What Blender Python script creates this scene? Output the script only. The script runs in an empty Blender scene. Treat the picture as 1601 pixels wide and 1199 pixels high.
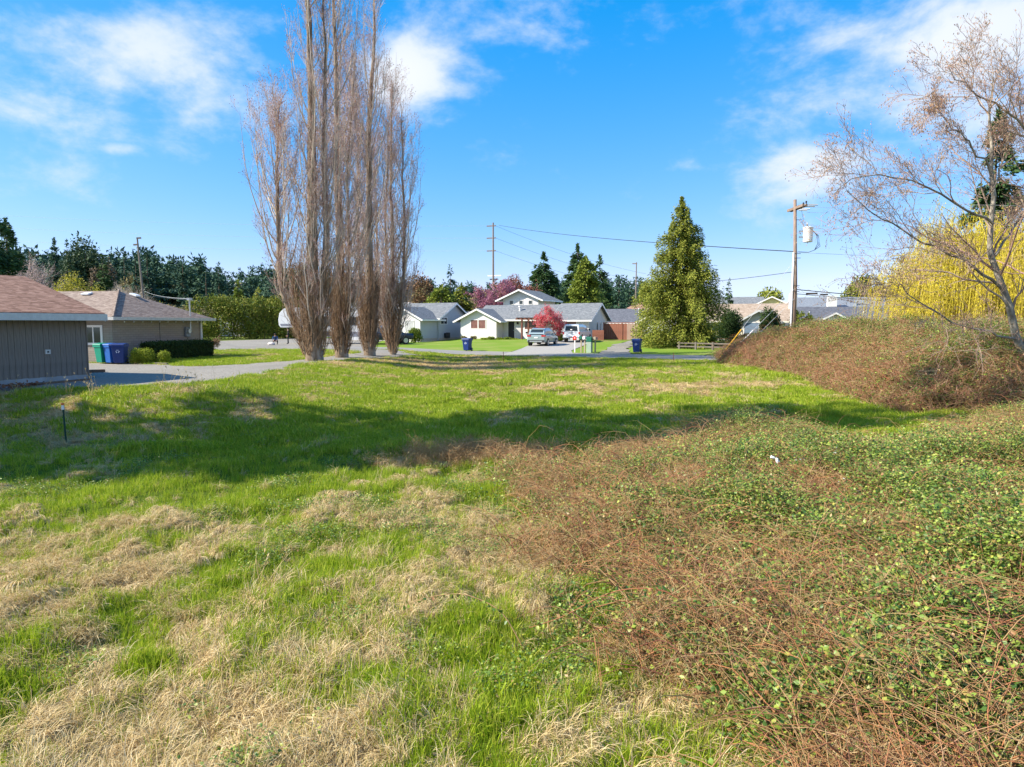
import bpy, bmesh, math, random
import numpy as np
from mathutils import Vector, Matrix
R = math.radians
S = bpy.context.scene
COL = S.collection

# ------------------------------------------------------------------ camera
CAMZ = 3.3; PITCH = R(5.0); F = 1067.0
cam_d = bpy.data.cameras.new('camera'); cam = bpy.data.objects.new('camera', cam_d); COL.objects.link(cam)
cam.location = (0, 0, CAMZ); cam.rotation_euler = (R(90) - PITCH, 0, 0)
cam_d.sensor_width = 36; cam_d.lens = 36 * F / 1601; cam_d.clip_start = .1; cam_d.clip_end = 6000
S.camera = cam
# ------------------------------------------------------------------ light
SUN_EL = R(38); LX, LY = 0.985, 0.17                 # horizontal direction in which the light travels
sun_d = bpy.data.lights.new('sun', 'SUN'); sun = bpy.data.objects.new('sun', sun_d); COL.objects.link(sun)
n_ = math.hypot(LX, LY); LX /= n_; LY /= n_
sd = Vector((LX * math.cos(SUN_EL), LY * math.cos(SUN_EL), -math.sin(SUN_EL)))
sun.rotation_euler = sd.to_track_quat('-Z', 'Y').to_euler()
sun.location = (-60, -10, 60)
sun_d.energy = 4.9; sun_d.angle = R(0.55); sun_d.color = (1, .93, .80)
S.view_settings.view_transform = 'Standard'; S.view_settings.look = 'None'
S.view_settings.exposure = 1.0; S.view_settings.gamma = 1; S.view_settings.use_curve_mapping = False
S.render.resolution_x = 1024; S.render.resolution_y = 767

def pdir(px, py):
    u = (px - 800.5) / F; v = (599.5 - py) / F
    return Vector((u, math.cos(PITCH) + v * math.sin(PITCH), -math.sin(PITCH) + v * math.cos(PITCH)))

def make_world():
    w = bpy.data.worlds.new('World'); S.world = w; w.use_nodes = True
    nt = w.node_tree; nt.nodes.clear(); N = nt.nodes.new; L = nt.links.new
    out = N('ShaderNodeOutputWorld'); bg = N('ShaderNodeBackground'); bg.inputs[1].default_value = .115
    L(bg.outputs[0], out.inputs[0])
    sky = N('ShaderNodeTexSky'); sky.sky_type = 'NISHITA'; sky.sun_disc = False
    sky.sun_elevation = SUN_EL; sky.sun_rotation = math.atan2(-LX, -LY)
    sky.air_density = 1.0; sky.dust_density = 0.0; sky.ozone_density = 6.0; sky.altitude = 50
    tc = N('ShaderNodeTexCoord')
    def math_(op, a, b=None, c=None, clamp=False):
        m = N('ShaderNodeMath'); m.operation = op; m.use_clamp = clamp
        for i, x in enumerate((a, b, c)):
            if x is None: continue
            if isinstance(x, (int, float)): m.inputs[i].default_value = x
            else: L(x, m.inputs[i])
        return m.outputs[0]
    def vmath(op, a, b=None):
        m = N('ShaderNodeVectorMath'); m.operation = op
        for i, x in enumerate((a, b)):
            if x is None: continue
            if isinstance(x, tuple): m.inputs[i].default_value = x
            else: L(x, m.inputs[i])
        return m
    # the same grade over the whole sky: the deep clear blue of the day
    sr = N('ShaderNodeSeparateColor'); L(sky.outputs[0], sr.inputs[0]); cr = N('ShaderNodeCombineColor')
    def grade(ch, g, p): return math_('MULTIPLY', math_('POWER', math_('MULTIPLY', sr.outputs[ch], .115), p), g / .115)
    gg = grade(1, .633, .76); L(math_('MINIMUM', math_('MULTIPLY', math_('MAXIMUM', math_('SUBTRACT', sr.outputs[0], .092 / .115), .04), .99), math_('MULTIPLY', gg, .82)), cr.inputs[0]); L(gg, cr.inputs[1]); L(grade(2, .715, .42), cr.inputs[2])
    d = vmath('NORMALIZE', tc.outputs['Generated']).outputs[0]
    def noise(scale, detail, rough, stretch, dist=0.0):
        v = vmath('MULTIPLY', d, stretch).outputs[0]
        n = N('ShaderNodeTexNoise'); n.inputs['Scale'].default_value = scale; n.inputs['Detail'].default_value = detail
        n.inputs['Roughness'].default_value = rough; n.inputs['Distortion'].default_value = dist
        L(v, n.inputs['Vector']); return n.outputs[0]
    n1 = noise(6.5, 9, .6, (1, 1, 1.9), .15); n2 = noise(26, 6, .6, (1, 1, 1.5))
    # clouds: (px, py, rx, ry, strength) as directions seen over the field
    blobs = [(170, 100, 330, 95, .74), (60, 175, 230, 58, .72), (330, 120, 150, 110, .55), (130, 205, 150, 22, .45),
             (635, 118, 85, 75, 1.1), (560, 150, 120, 90, .5), (850, 28, 170, 50, .5), (1060, 25, 120, 25, .2), (1500, 60, 230, 100, 1.0), (1400, 120, 220, 95, .8),
             (1265, 265, 130, 60, 1.05), (1210, 285, 80, 45, .5), (1100, 262, 60, 18, .6), (190, 232, 45, 14, .7), (1150, 165, 60, 40, .35),
             (1560, 200, 160, 110, .5), (-300, 200, 400, 90, .8), (-700, 60, 500, 140, .7), (2000, 150, 400, 130, .9), (2600, 300, 400, 90, .6)]
    tot = None
    for (px, py, rx, ry, st) in blobs:
        c = pdir(px, py).normalized()
        hx = Vector((c.y, -c.x, 0)).normalized(); up = hx.cross(c)
        k = F * math.hypot(1, (px - 800) / F)
        df = vmath('SUBTRACT', d, tuple(c)).outputs[0]
        a = vmath('DOT_PRODUCT', df, tuple(hx)).outputs['Value']; b = vmath('DOT_PRODUCT', df, tuple(up)).outputs['Value']
        g = math_('ADD', math_('POWER', math_('MULTIPLY', a, k / rx), 2), math_('POWER', math_('MULTIPLY', b, k / ry), 2))
        front = math_('GREATER_THAN', vmath('DOT_PRODUCT', d, tuple(c)).outputs['Value'], 0.2)
        e = math_('MULTIPLY', math_('MULTIPLY', math_('EXPONENT', math_('MULTIPLY', g, -1.0)), st), front)
        tot = e if tot is None else math_('MAXIMUM', tot, e)
    # loose clouds behind and beside the viewer, same kind
    y = N('ShaderNodeSeparateXYZ'); L(d, y.inputs[0])
    behind = math_('MULTIPLY', math_('SUBTRACT', .25, y.outputs['Y'], clamp=True), .8)
    n3 = noise(1.6, 2, .5, (1, 1, 1.6))
    tot = math_('MAXIMUM', tot, math_('MULTIPLY', behind, math_('GREATER_THAN', n3, .48)))
    f = math_('ADD', tot, math_('MULTIPLY', math_('SUBTRACT', n1, .5), 2.0))
    f = math_('ADD', f, math_('MULTIPLY', math_('SUBTRACT', n2, .5), .55))
    mr = N('ShaderNodeMapRange'); mr.interpolation_type = 'SMOOTHSTEP'; mr.inputs['From Min'].default_value = .22; mr.inputs['From Max'].default_value = 1.05
    L(f, mr.inputs['Value'])
    fac = math_('MULTIPLY', mr.outputs[0], math_('MULTIPLY_ADD', tot, .35, .62), clamp=True)
    mx = N('ShaderNodeMix'); mx.data_type = 'RGBA'
    L(fac, mx.inputs[0]); L(cr.outputs[0], mx.inputs[6]); mx.inputs[7].default_value = (4.1, 4.35, 4.75, 1)
    L(mx.outputs[2], bg.inputs[0])
make_world()

# ------------------------------------------------------------------ helpers
rng = np.random.default_rng(7)
def ss(x, a=0.0, b=1.0):
    t = np.clip((np.asarray(x, float) - a) / (b - a), 0, 1); return t * t * (3 - 2 * t)
_perm = np.random.default_rng(3).random(65536)
def vnoise(x, y, s=1.0, seed=0):
    x = np.asarray(x, float) / s + 517.3 + seed * 17.7; y = np.asarray(y, float) / s + 311.9 + seed * 7.3
    xi = np.floor(x).astype(int); yi = np.floor(y).astype(int); fx = x - xi; fy = y - yi
    fx = fx * fx * (3 - 2 * fx); fy = fy * fy * (3 - 2 * fy)
    h = lambda a, b: _perm[(a * 7919 + b * 104729 + seed * 31) & 65535]
    return (h(xi, yi) * (1 - fx) + h(xi + 1, yi) * fx) * (1 - fy) + (h(xi, yi + 1) * (1 - fx) + h(xi + 1, yi + 1) * fx) * fy
def fbm(x, y, s=1.0, seed=0, o=4):
    r = 0; a = .5; t = 0
    for i in range(o): r = r + a * vnoise(x, y, s / 2 ** i, seed + i); t += a; a *= .55
    return r / t
C25, S25 = math.cos(R(25)), math.sin(R(25))
def base_t(t):
    return np.interp(t, [-300, -5, 0, 13, 20, 32, 42, 50, 54, 60, 73, 110, 150, 3000], [.3, 0, 0, 0, .08, .38, .62, .88, 1.0, 1.18, 1.5, 1.7, 1.8, 2])
def Gn(x, y):                                    # smooth ground height
    x = np.asarray(x, float); y = np.asarray(y, float)
    t = x * S25 + y * C25
    b = (base_t(t) + base_t(t - 2) + base_t(t + 2)) / 3
    wl = ss(y, 17.5, 24.5) * ss(-x, 3, 11)
    b = b * (1 - wl) + (1.12 + .25 * ss(y, 80, 120)) * wl
    hill = ss(y, 170, 480) * (2 + 16 * ss(-x / np.maximum(y, 1), -.15, .45) )
    return b + hill
def G(x, y): return float(Gn(x, y))
def at(px, py, Y):
    d = pdir(px, py); t = Y / d.y
    return Vector((d.x * t, Y, CAMZ + d.z * t))
def XX(px, Y): return (px - 800.5) / F * Y / math.cos(PITCH) * (1 / (1 + 0.087 * .087))
def gp(px, py):                                  # where the line of sight meets the ground
    d = pdir(px, py); t = 1.5; st = .25
    while t < 900:
        p = d * t
        if CAMZ + p.z < G(p.x, p.y):
            lo, hi = t - st, t
            for _ in range(20):
                m = (lo + hi) / 2; p = d * m
                if CAMZ + p.z < G(p.x, p.y): hi = m
                else: lo = m
            p = d * hi; return (p.x, p.y)
        t += st
    return (d.x * 300, 300)

def node_mat(name):
    m = bpy.data.materials.new(name); m.use_nodes = True
    nt = m.node_tree; b = nt.nodes['Principled BSDF']; return m, nt, b
def ramp(nt, cols, pos=None):
    r = nt.nodes.new('ShaderNodeValToRGB'); e = r.color_ramp.elements
    n = len(cols); pos = pos or [i / (n - 1) for i in range(n)]
    while len(e) < n: e.new(.5)
    for i in range(n): e[i].position = pos[i]; e[i].color = (*cols[i], 1)
    return r
def M(name, c1, c2=None, scale=8, rough=.8, bump=0, metal=0, spec=.3, stretch=(1, 1, 1), detail=5, c3=None, scale2=.6):
    m, nt, b = node_mat(name); L = nt.links.new
    b.inputs['Roughness'].default_value = rough; b.inputs['Metallic'].default_value = metal; b.inputs['Specular IOR Level'].default_value = spec
    tc = nt.nodes.new('ShaderNodeTexCoord'); mp = nt.nodes.new('ShaderNodeMapping'); mp.inputs['Scale'].default_value = stretch
    L(tc.outputs['Object'], mp.inputs[0])
    n = nt.nodes.new('ShaderNodeTexNoise'); n.inputs['Scale'].default_value = scale; n.inputs['Detail'].default_value = detail; n.inputs['Roughness'].default_value = .6
    L(mp.outputs[0], n.inputs['Vector'])
    c2 = c2 or tuple(min(1, x * 1.18) for x in c1)
    r = ramp(nt, [c1, c2], [.35, .65]); L(n.outputs[0], r.inputs[0]); last = r.outputs[0]
    if c3:
        n2 = nt.nodes.new('ShaderNodeTexNoise'); n2.inputs['Scale'].default_value = scale2; n2.inputs['Detail'].default_value = 4; L(mp.outputs[0], n2.inputs['Vector'])
        r2 = ramp(nt, [(0, 0, 0), (1, 1, 1)], [.45, .68]); L(n2.outputs[0], r2.inputs[0])
        mx = nt.nodes.new('ShaderNodeMix'); mx.data_type = 'RGBA'; L(r2.outputs[0], mx.inputs[0]); L(last, mx.inputs[6]); mx.inputs[7].default_value = (*c3, 1); last = mx.outputs[2]
    L(last, b.inputs['Base Color'])
    if bump:
        bp = nt.nodes.new('ShaderNodeBump'); bp.inputs['Strength'].default_value = bump; bp.inputs['Distance'].default_value = .02
        L(n.outputs[0], bp.inputs['Height']); L(bp.outputs[0], b.inputs['Normal'])
    return m
def leaf_mat(name, cols, trans=.3, rough=.65, pos=None, objrand=True, spec=.25):
    m, nt, b = node_mat(name); L = nt.links.new; N = nt.nodes.new
    g = N('ShaderNodeNewGeometry'); oi = N('ShaderNodeObjectInfo')
    a = N('ShaderNodeMath'); a.operation = 'ADD'; L(g.outputs['Random Per Island'], a.inputs[0])
    if objrand: L(oi.outputs['Random'], a.inputs[1])
    else: a.inputs[1].default_value = 0
    fr = N('ShaderNodeMath'); fr.operation = 'FRACT'; L(a.outputs[0], fr.inputs[0])
    r = ramp(nt, cols, pos); L(fr.outputs[0], r.inputs[0])
    L(r.outputs[0], b.inputs['Base Color']); b.inputs['Roughness'].default_value = rough; b.inputs['Specular IOR Level'].default_value = spec
    t = N('ShaderNodeBsdfTranslucent'); L(r.outputs[0], t.inputs[0])
    mx = N('ShaderNodeMixShader'); mx.inputs[0].default_value = trans
    L(b.outputs[0], mx.inputs[1]); L(t.outputs[0], mx.inputs[2]); L(mx.outputs[0], nt.nodes['Material Output'].inputs[0])
    return m

def tagit(o, label=None, cat=None, group=None, kind=None):
    if label: o['label'] = label
    if cat: o['category'] = cat
    if group: o['group'] = group
    if kind: o['kind'] = kind
    return o
def empty(name, loc, rz, label, cat, group=None):
    o = bpy.data.objects.new(name, None); COL.objects.link(o); o.empty_display_size = .2
    o.location = loc; o.rotation_euler = (0, 0, rz); return tagit(o, label, cat, group)
def link(name, me, mat=None, parent=None):
    o = bpy.data.objects.new(name, me); COL.objects.link(o)
    if mat: me.materials.append(mat)
    if parent: o.parent = parent
    return o
def npmesh(name, V, F4=None, F3=None, smooth=False, matidx=None):
    me = bpy.data.meshes.new(name); V = np.ascontiguousarray(V, np.float32)
    lp = []; st = []; n = 0
    if F4 is not None and len(F4): F4 = np.asarray(F4); lp.append(F4.ravel()); st.append(np.arange(len(F4)) * 4); n = F4.size
    if F3 is not None and len(F3): F3 = np.asarray(F3); lp.append(F3.ravel()); st.append(np.arange(len(F3)) * 3 + n)
    lp = np.concatenate(lp).astype(np.int32); st = np.concatenate(st).astype(np.int32)
    me.vertices.add(len(V)); me.vertices.foreach_set('co', V.ravel())
    me.loops.add(len(lp)); me.loops.foreach_set('vertex_index', lp)
    me.polygons.add(len(st)); me.polygons.foreach_set('loop_start', st)
    if matidx is not None: me.polygons.foreach_set('material_index', np.asarray(matidx, np.int32))
    me.update(calc_edges=True); me.validate()
    if smooth: me.polygons.foreach_set('use_smooth', np.ones(len(me.polygons), bool))
    return me
class NB:                                        # numpy mesh accumulator
    def __init__(s): s.V = []; s.Q = []; s.T = []; s.n = 0
    def add(s, V, Q=None, T=None):
        V = np.asarray(V, float).reshape(-1, 3)
        if Q is not None and len(Q): s.Q.append(np.asarray(Q) + s.n)
        if T is not None and len(T): s.T.append(np.asarray(T) + s.n)
        s.V.append(V); s.n += len(V)
    def mesh(s, name, smooth=False):
        return npmesh(name, np.concatenate(s.V), np.concatenate(s.Q) if s.Q else None, np.concatenate(s.T) if s.T else None, smooth)
    def obj(s, name, mat, parent=None, smooth=False): return link(name, s.mesh(name, smooth), mat, parent)
def tubes(P, Rr, sides=4):
    """P (n,k,3) centre lines, Rr (n,k) radii"""
    P = np.asarray(P, float); Rr = np.asarray(Rr, float); n, k, _ = P.shape
    T = np.gradient(P, axis=1); T /= np.linalg.norm(T, axis=2, keepdims=True) + 1e-9
    ref = np.where(np.abs(T[:, :1, 2:3]) > .8, np.array([1., .1, 0]), np.array([0, .1, 1.]))
    A = np.cross(T, np.broadcast_to(ref, T.shape)); A /= np.linalg.norm(A, axis=2, keepdims=True) + 1e-9
    B = np.cross(T, A); an = np.arange(sides) * 2 * np.pi / sides
    V = P[:, :, None, :] + Rr[:, :, None, None] * (np.cos(an)[None, None, :, None] * A[:, :, None, :] + np.sin(an)[None, None, :, None] * B[:, :, None, :])
    idx = np.arange(n * k * sides).reshape(n, k, sides)
    a = idx[:, :-1, :]; b = np.roll(a, -1, 2); c = idx[:, 1:, :]; d = np.roll(c, -1, 2)
    return V.reshape(-1, 3), np.stack([a, b, d, c], -1).reshape(-1, 4)
def cards(P, D, ln, wd, rg, Nn=None, fold=.25):
    """little pointed leaves: diamonds bent along the middle"""
    P = np.asarray(P, float); D = np.asarray(D, float); n = len(P)
    D = D / (np.linalg.norm(D, axis=1, keepdims=True) + 1e-9)
    if Nn is None: Nn = rg.normal(size=(n, 3))
    W = np.cross(D, Nn); W /= np.linalg.norm(W, axis=1, keepdims=True) + 1e-9
    U = np.cross(W, D); ln = np.broadcast_to(ln, (n,))[:, None]; wd = np.broadcast_to(wd, (n,))[:, None]
    V = np.stack([P, P + D * ln * .5 + W * wd * .5 - U * wd * fold, P + D * ln, P + D * ln * .5 - W * wd * .5 - U * wd * fold], 1).reshape(-1, 3)
    i = np.arange(n) * 4
    return V, None, np.concatenate([np.stack([i, i + 1, i + 2], 1), np.stack([i, i + 2, i + 3], 1)])
def unit(a): return a / (np.linalg.norm(a, axis=-1, keepdims=True) + 1e-9)
def rdir(n, rg): return unit(rg.normal(size=(n, 3)))

# bmesh bits
BOXF = [(0, 3, 2, 1), (4, 5, 6, 7), (0, 1, 5, 4), (1, 2, 6, 5), (2, 3, 7, 6), (3, 0, 4, 7)]
class PB:                                        # polygon builder
    def __init__(s): s.v = []; s.f = []
    def poly(s, pts): n = len(s.v); s.v += [tuple(p) for p in pts]; s.f.append(tuple(range(n, n + len(pts))))
    def box(s, x0, x1, y0, y1, z0, z1):
        n = len(s.v); s.v += [(x0, y0, z0), (x1, y0, z0), (x1, y1, z0), (x0, y1, z0), (x0, y0, z1), (x1, y0, z1), (x1, y1, z1), (x0, y1, z1)]
        s.f += [tuple(i + n for i in f) for f in BOXF]; return s
    def hexa(s, p8):
        n = len(s.v); s.v += [tuple(p) for p in p8]; s.f += [tuple(i + n for i in f) for f in BOXF]; return s
    def prism(s, prof, axis, a0, a1):            # prof list of 2D points; axis the extrude axis
        n = len(s.v); k = len(prof)
        for a in (a0, a1):
            for (p, q) in prof: s.v.append({'x': (a, p, q), 'y': (p, a, q), 'z': (p, q, a)}[axis])
        s.f.append(tuple(n + i for i in range(k))); s.f.append(tuple(n + k + i for i in reversed(range(k))))
        for i in range(k): j = (i + 1) % k; s.f.append((n + i, n + k + i, n + k + j, n + j))
        return s
    def tube(s, pts, r, sides=6, r2=None):
        k = len(pts); P = np.array([[tuple(p) for p in pts]]); rr = np.linspace(r, r if r2 is None else r2, k)[None]
        V, Q = tubes(P, rr, sides); n = len(s.v); s.v += [tuple(v) for v in V]; s.f += [tuple(int(i) + n for i in q) for q in Q]
        s.f.append(tuple(n + i for i in range(sides))); s.f.append(tuple(n + (k - 1) * sides + i for i in reversed(range(sides)))); return s
    def lathe(s, prof, cx=0, cy=0, sides=12):    # prof (r,z)
        n = len(s.v); k = len(prof)
        for (r, z) in prof:
            for i in range(sides): a = i * 2 * math.pi / sides; s.v.append((cx + r * math.cos(a), cy + r * math.sin(a), z))
        for j in range(k - 1):
            for i in range(sides): b = (i + 1) % sides; s.f.append((n + j * sides + i, n + j * sides + b, n + (j + 1) * sides + b, n + (j + 1) * sides + i))
        s.f.append(tuple(n + i for i in reversed(range(sides)))); s.f.append(tuple(n + (k - 1) * sides + i for i in range(sides))); return s
    def obj(s, name, mat, parent=None, bevel=0, smooth=False):
        me = bpy.data.meshes.new(name); me.from_pydata(s.v, [], s.f)
        bm = bmesh.new(); bm.from_mesh(me); bmesh.ops.remove_doubles(bm, verts=bm.verts, dist=1e-5) if bevel else None
        bmesh.ops.recalc_face_normals(bm, faces=bm.faces)
        if bevel: bmesh.ops.bevel(bm, geom=bm.edges, offset=bevel, segments=2, profile=.6, affect='EDGES', clamp_overlap=True)
        if smooth:
            for f in bm.faces: f.smooth = True
        bm.to_mesh(me); bm.free()
        return link(name, me, mat, parent)
def copy_tree(o, parent=None):
    c = o.copy(); COL.objects.link(c)
    if parent: c.parent = parent
    for ch in [x for x in o.children]: copy_tree(ch, c)
    return c

# scatter: vertices carry rot/scl/sel; each proto is instanced where sel == i
PROTO = {}
def proto(name, nb, mats):
    me = nb.mesh(name) if isinstance(nb, NB) else nb
    for m in mats if isinstance(mats, (list, tuple)) else [mats]: me.materials.append(m)
    PROTO[name] = bpy.data.objects.new(name, me); return PROTO[name]
def scatter(name, P, rot, scl, sel, protos, parent=None, base_mat=None):
    P = np.asarray(P, np.float32); n = len(P)
    me = bpy.data.meshes.new(name); me.vertices.add(n); me.vertices.foreach_set('co', P.ravel())
    a = me.attributes.new('rot', 'FLOAT_VECTOR', 'POINT'); a.data.foreach_set('vector', np.ascontiguousarray(rot, np.float32).ravel())
    a = me.attributes.new('scl', 'FLOAT', 'POINT'); a.data.foreach_set('value', np.ascontiguousarray(np.broadcast_to(scl, (n,)), np.float32))
    a = me.attributes.new('sel', 'INT', 'POINT'); a.data.foreach_set('value', np.ascontiguousarray(sel, np.int32))
    o = link(name, me, None, parent)
    nt = bpy.data.node_groups.new(name + '_nodes', 'GeometryNodeTree'); N = nt.nodes.new; L = nt.links.new
    nt.interface.new_socket('Geometry', in_out='INPUT', socket_type='NodeSocketGeometry'); nt.interface.new_socket('Geometry', in_out='OUTPUT', socket_type='NodeSocketGeometry')
    gi = N('NodeGroupInput'); go = N('NodeGroupOutput'); jn = N('GeometryNodeJoinGeometry')
    def attr(nm, ty):
        q = N('GeometryNodeInputNamedAttribute'); q.data_type = ty; q.inputs[0].default_value = nm; return q.outputs[0]
    ra = attr('rot', 'FLOAT_VECTOR'); sc = attr('scl', 'FLOAT'); se = attr('sel', 'INT')
    er = N('FunctionNodeEulerToRotation'); L(ra, er.inputs[0])
    for i, p in enumerate(protos):
        oi = N('GeometryNodeObjectInfo'); oi.inputs['Object'].default_value = p; oi.inputs['As Instance'].default_value = True
        cp = N('FunctionNodeCompare'); cp.data_type = 'INT'; cp.operation = 'EQUAL'; L(se, cp.inputs[2]); cp.inputs[3].default_value = i
        ip = N('GeometryNodeInstanceOnPoints'); L(gi.outputs[0], ip.inputs['Points']); L(oi.outputs['Geometry'], ip.inputs['Instance'])
        L(cp.outputs[0], ip.inputs['Selection']); L(er.outputs[0], ip.inputs['Rotation']); L(sc, ip.inputs['Scale'])
        L(ip.outputs[0], jn.inputs[0])
    L(jn.outputs[0], go.inputs[0])
    md = o.modifiers.new('scatter', 'NODES'); md.node_group = nt
    return o
def in_poly(x, y, poly):
    x = np.asarray(x); y = np.asarray(y); r = np.zeros(x.shape, bool); n = len(poly)
    for i in range(n):
        x0, y0 = poly[i]; x1, y1 = poly[(i + 1) % n]
        if y0 == y1: continue
        c = ((y0 > y) != (y1 > y)) & (x < (x1 - x0) * (y - y0) / (y1 - y0) + x0); r ^= c
    return r
def poly_dist(x, y, poly):
    x = np.asarray(x, float); y = np.asarray(y, float); d = np.full(x.shape, 1e9); n = len(poly)
    for i in range(n):
        x0, y0 = poly[i]; x1, y1 = poly[(i + 1) % n]; dx, dy = x1 - x0, y1 - y0
        t = np.clip(((x - x0) * dx + (y - y0) * dy) / (dx * dx + dy * dy + 1e-9), 0, 1)
        d = np.minimum(d, np.hypot(x - x0 - t * dx, y - y0 - t * dy))
    return np.where(in_poly(x, y, poly), d, -d)
# ------------------------------------------------------------------ setting: ground, tracks, lawns
def bumps(x, y):
    m = (1 - ss(y, 34, 44)) * (1 - ss(y, 17, 20) * ss(-np.asarray(x, float), 3, 8))
    return ((fbm(x, y, 1.5, 5, 4) - .5) * .42 + (vnoise(x, y, .42, 9) - .5) * .13) * m
def Gb(x, y): return Gn(x, y) + bumps(x, y)
def dryness(x, y):
    x = np.asarray(x, float); y = np.asarray(y, float)
    n = fbm(x, y * .8, 1.7, 21, 4) * .55 + fbm(x, y, .5, 31, 3) * .45
    b = -.035 + .045 * (1 - ss(y, 9.5, 13)) * (1 - ss(x, 1, 4)) - .06 * ss(y, 11.5, 13.5) * (1 - ss(y, 24, 30))
    b = b + .03 * (1 - ss(np.abs(y - 10) / 3)) + .27 * np.exp(-((x + 4) / 8) ** 2 - ((y - 43) / 5.5) ** 2) + .23 * np.exp(-((x - 7.5) / 4.5) ** 2 - ((y - 32) / 3.5) ** 2)
    b = b + .22 * np.exp(-((x + 13) / 4.5) ** 2 - ((y - 20) / 3.2) ** 2) + .10 * np.exp(-((x - 2) / 6) ** 2 - ((y - 50) / 4) ** 2)
    return n + b
def axis_pts(lo, hi, c, d0, gr):
    a = [c]; d = d0
    while a[-1] < hi: a.append(a[-1] + d); d = min(d * gr, 40)
    b = [c]; d = d0
    while b[-1] > lo: b.append(b[-1] - d); d = min(d * gr, 40)
    return np.array(sorted(set(a + b)))
gx = axis_pts(-900, 900, 0, .13, 1.018); gy = axis_pts(-120, 2500, 5, .13, 1.016)
GX, GY = np.meshgrid(gx, gy); nx, ny = len(gx), len(gy)
GZ = Gb(GX, GY)
gi_ = np.arange(nx * ny).reshape(ny, nx)
gme = npmesh('ground', np.stack([GX, GY, GZ], -1).reshape(-1, 3), np.stack([gi_[:-1, :-1], gi_[:-1, 1:], gi_[1:, 1:], gi_[1:, :-1]], -1).reshape(-1, 4), smooth=True)
at_ = gme.attributes.new('dry', 'FLOAT', 'POINT'); at_.data.foreach_set('value', dryness(GX, GY).astype(np.float32).ravel())
def ground_mat():
    m, nt, b = node_mat('field soil and thatch'); L = nt.links.new; N = nt.nodes.new
    a = N('ShaderNodeAttribute'); a.attribute_name = 'dry'; tc = N('ShaderNodeTexCoord')
    n = N('ShaderNodeTexNoise'); n.inputs['Scale'].default_value = 9; n.inputs['Detail'].default_value = 8; n.inputs['Roughness'].default_value = .7; L(tc.outputs['Object'], n.inputs['Vector'])
    ad = N('ShaderNodeMath'); ad.operation = 'MULTIPLY_ADD'; L(n.outputs[0], ad.inputs[0]); ad.inputs[1].default_value = .35; L(a.outputs['Fac'], ad.inputs[2])
    r = ramp(nt, [(.12, .17, .02), (.18, .23, .03), (.30, .25, .09), (.42, .31, .15)], [.62, .70, .76, .88]); L(ad.outputs[0], r.inputs[0])
    n2 = N('ShaderNodeTexNoise'); n2.inputs['Scale'].default_value = 40; n2.inputs['Detail'].default_value = 4; L(tc.outputs['Object'], n2.inputs['Vector'])
    r2 = ramp(nt, [(.45, .45, .45), (1.15, 1.15, 1.15)], [.3, .65]); L(n2.outputs[0], r2.inputs[0])
    mx = N('ShaderNodeMix'); mx.data_type = 'RGBA'; mx.blend_type = 'MULTIPLY'; mx.inputs[0].default_value = 1; L(r.outputs[0], mx.inputs[6]); L(r2.outputs[0], mx.inputs[7])
    L(mx.outputs[2], b.inputs['Base Color']); b.inputs['Roughness'].default_value = .95; b.inputs['Specular IOR Level'].default_value = .1
    bp = N('ShaderNodeBump'); bp.inputs['Strength'].default_value = .8; bp.inputs['Distance'].default_value = .05; L(n2.outputs[0], bp.inputs['Height']); L(bp.outputs[0], b.inputs['Normal'])
    return m
tagit(link('ground', gme, ground_mat()), kind='structure')

def sheet(name, poly, mat, dz=.03, step=2.0, thick=0):
    bm = bmesh.new(); f = bm.faces.new([bm.verts.new((p[0], p[1], 0)) for p in poly])
    xs = [p[0] for p in poly]; ys = [p[1] for p in poly]
    for ax, lo, hi in ((0, min(xs), max(xs)), (1, min(ys), max(ys))):
        v = math.ceil(lo / step) * step
        while v < hi:
            co = (v, 0, 0) if ax == 0 else (0, v, 0); no = (1, 0, 0) if ax == 0 else (0, 1, 0)
            bmesh.ops.bisect_plane(bm, geom=bm.verts[:] + bm.edges[:] + bm.faces[:], plane_co=co, plane_no=no); v += step
    for v in bm.verts: v.co.z = G(v.co.x, v.co.y) + dz
    bmesh.ops.triangulate(bm, faces=bm.faces); bmesh.ops.recalc_face_normals(bm, faces=bm.faces)
    if sum(f.normal.z for f in bm.faces) < 0: bmesh.ops.reverse_faces(bm, faces=bm.faces)
    me = bpy.data.meshes.new(name); bm.to_mesh(me); bm.free()
    return tagit(link(name, me, mat), kind='structure')
def wob(poly, amp=.25, step=1.2, seed=0):        # uneven edge
    o = []; n = len(poly)
    for i in range(n):
        a = np.array(poly[i]); b = np.array(poly[(i + 1) % n]); k = max(1, int(np.linalg.norm(b - a) / step))
        for j in range(k):
            p = a + (b - a) * j / k; q = (float(vnoise(p[0], p[1], 1.1, 60 + seed)) - .5) * 2 * amp; r = (float(vnoise(p[0], p[1], 1.1, 70 + seed)) - .5) * 2 * amp
            o.append((p[0] + q, p[1] + r))
    return o
m_gravel = M('grey gravel', (.16, .14, .115), (.36, .33, .28), scale=15, rough=.95, bump=.7, c3=(.22, .20, .165), scale2=.35, detail=8)
m_asphalt = M('worn asphalt', (.20, .19, .17), (.29, .27, .24), scale=12, rough=.9, bump=.3, c3=(.30, .27, .22), scale2=.5)
m_lawn = M('mown lawn', (.13, .22, .018), (.19, .28, .03), scale=14, rough=.95, bump=.8, c3=(.24, .27, .06), scale2=.35, detail=8, spec=.1)
def gpl(pts): return [gp(*p) for p in pts]
drive_poly = gpl([(-500, 640), (-150, 622), (0, 617), (140, 608), (290, 603), (380, 594), (440, 583), (475, 571), (560, 563), (640, 558.5), (660, 556), (640, 552), (556, 553), (450, 565), (345, 572), (300, 573.5), (270, 571), (210, 569), (120, 567), (-500, 567)])
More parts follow.
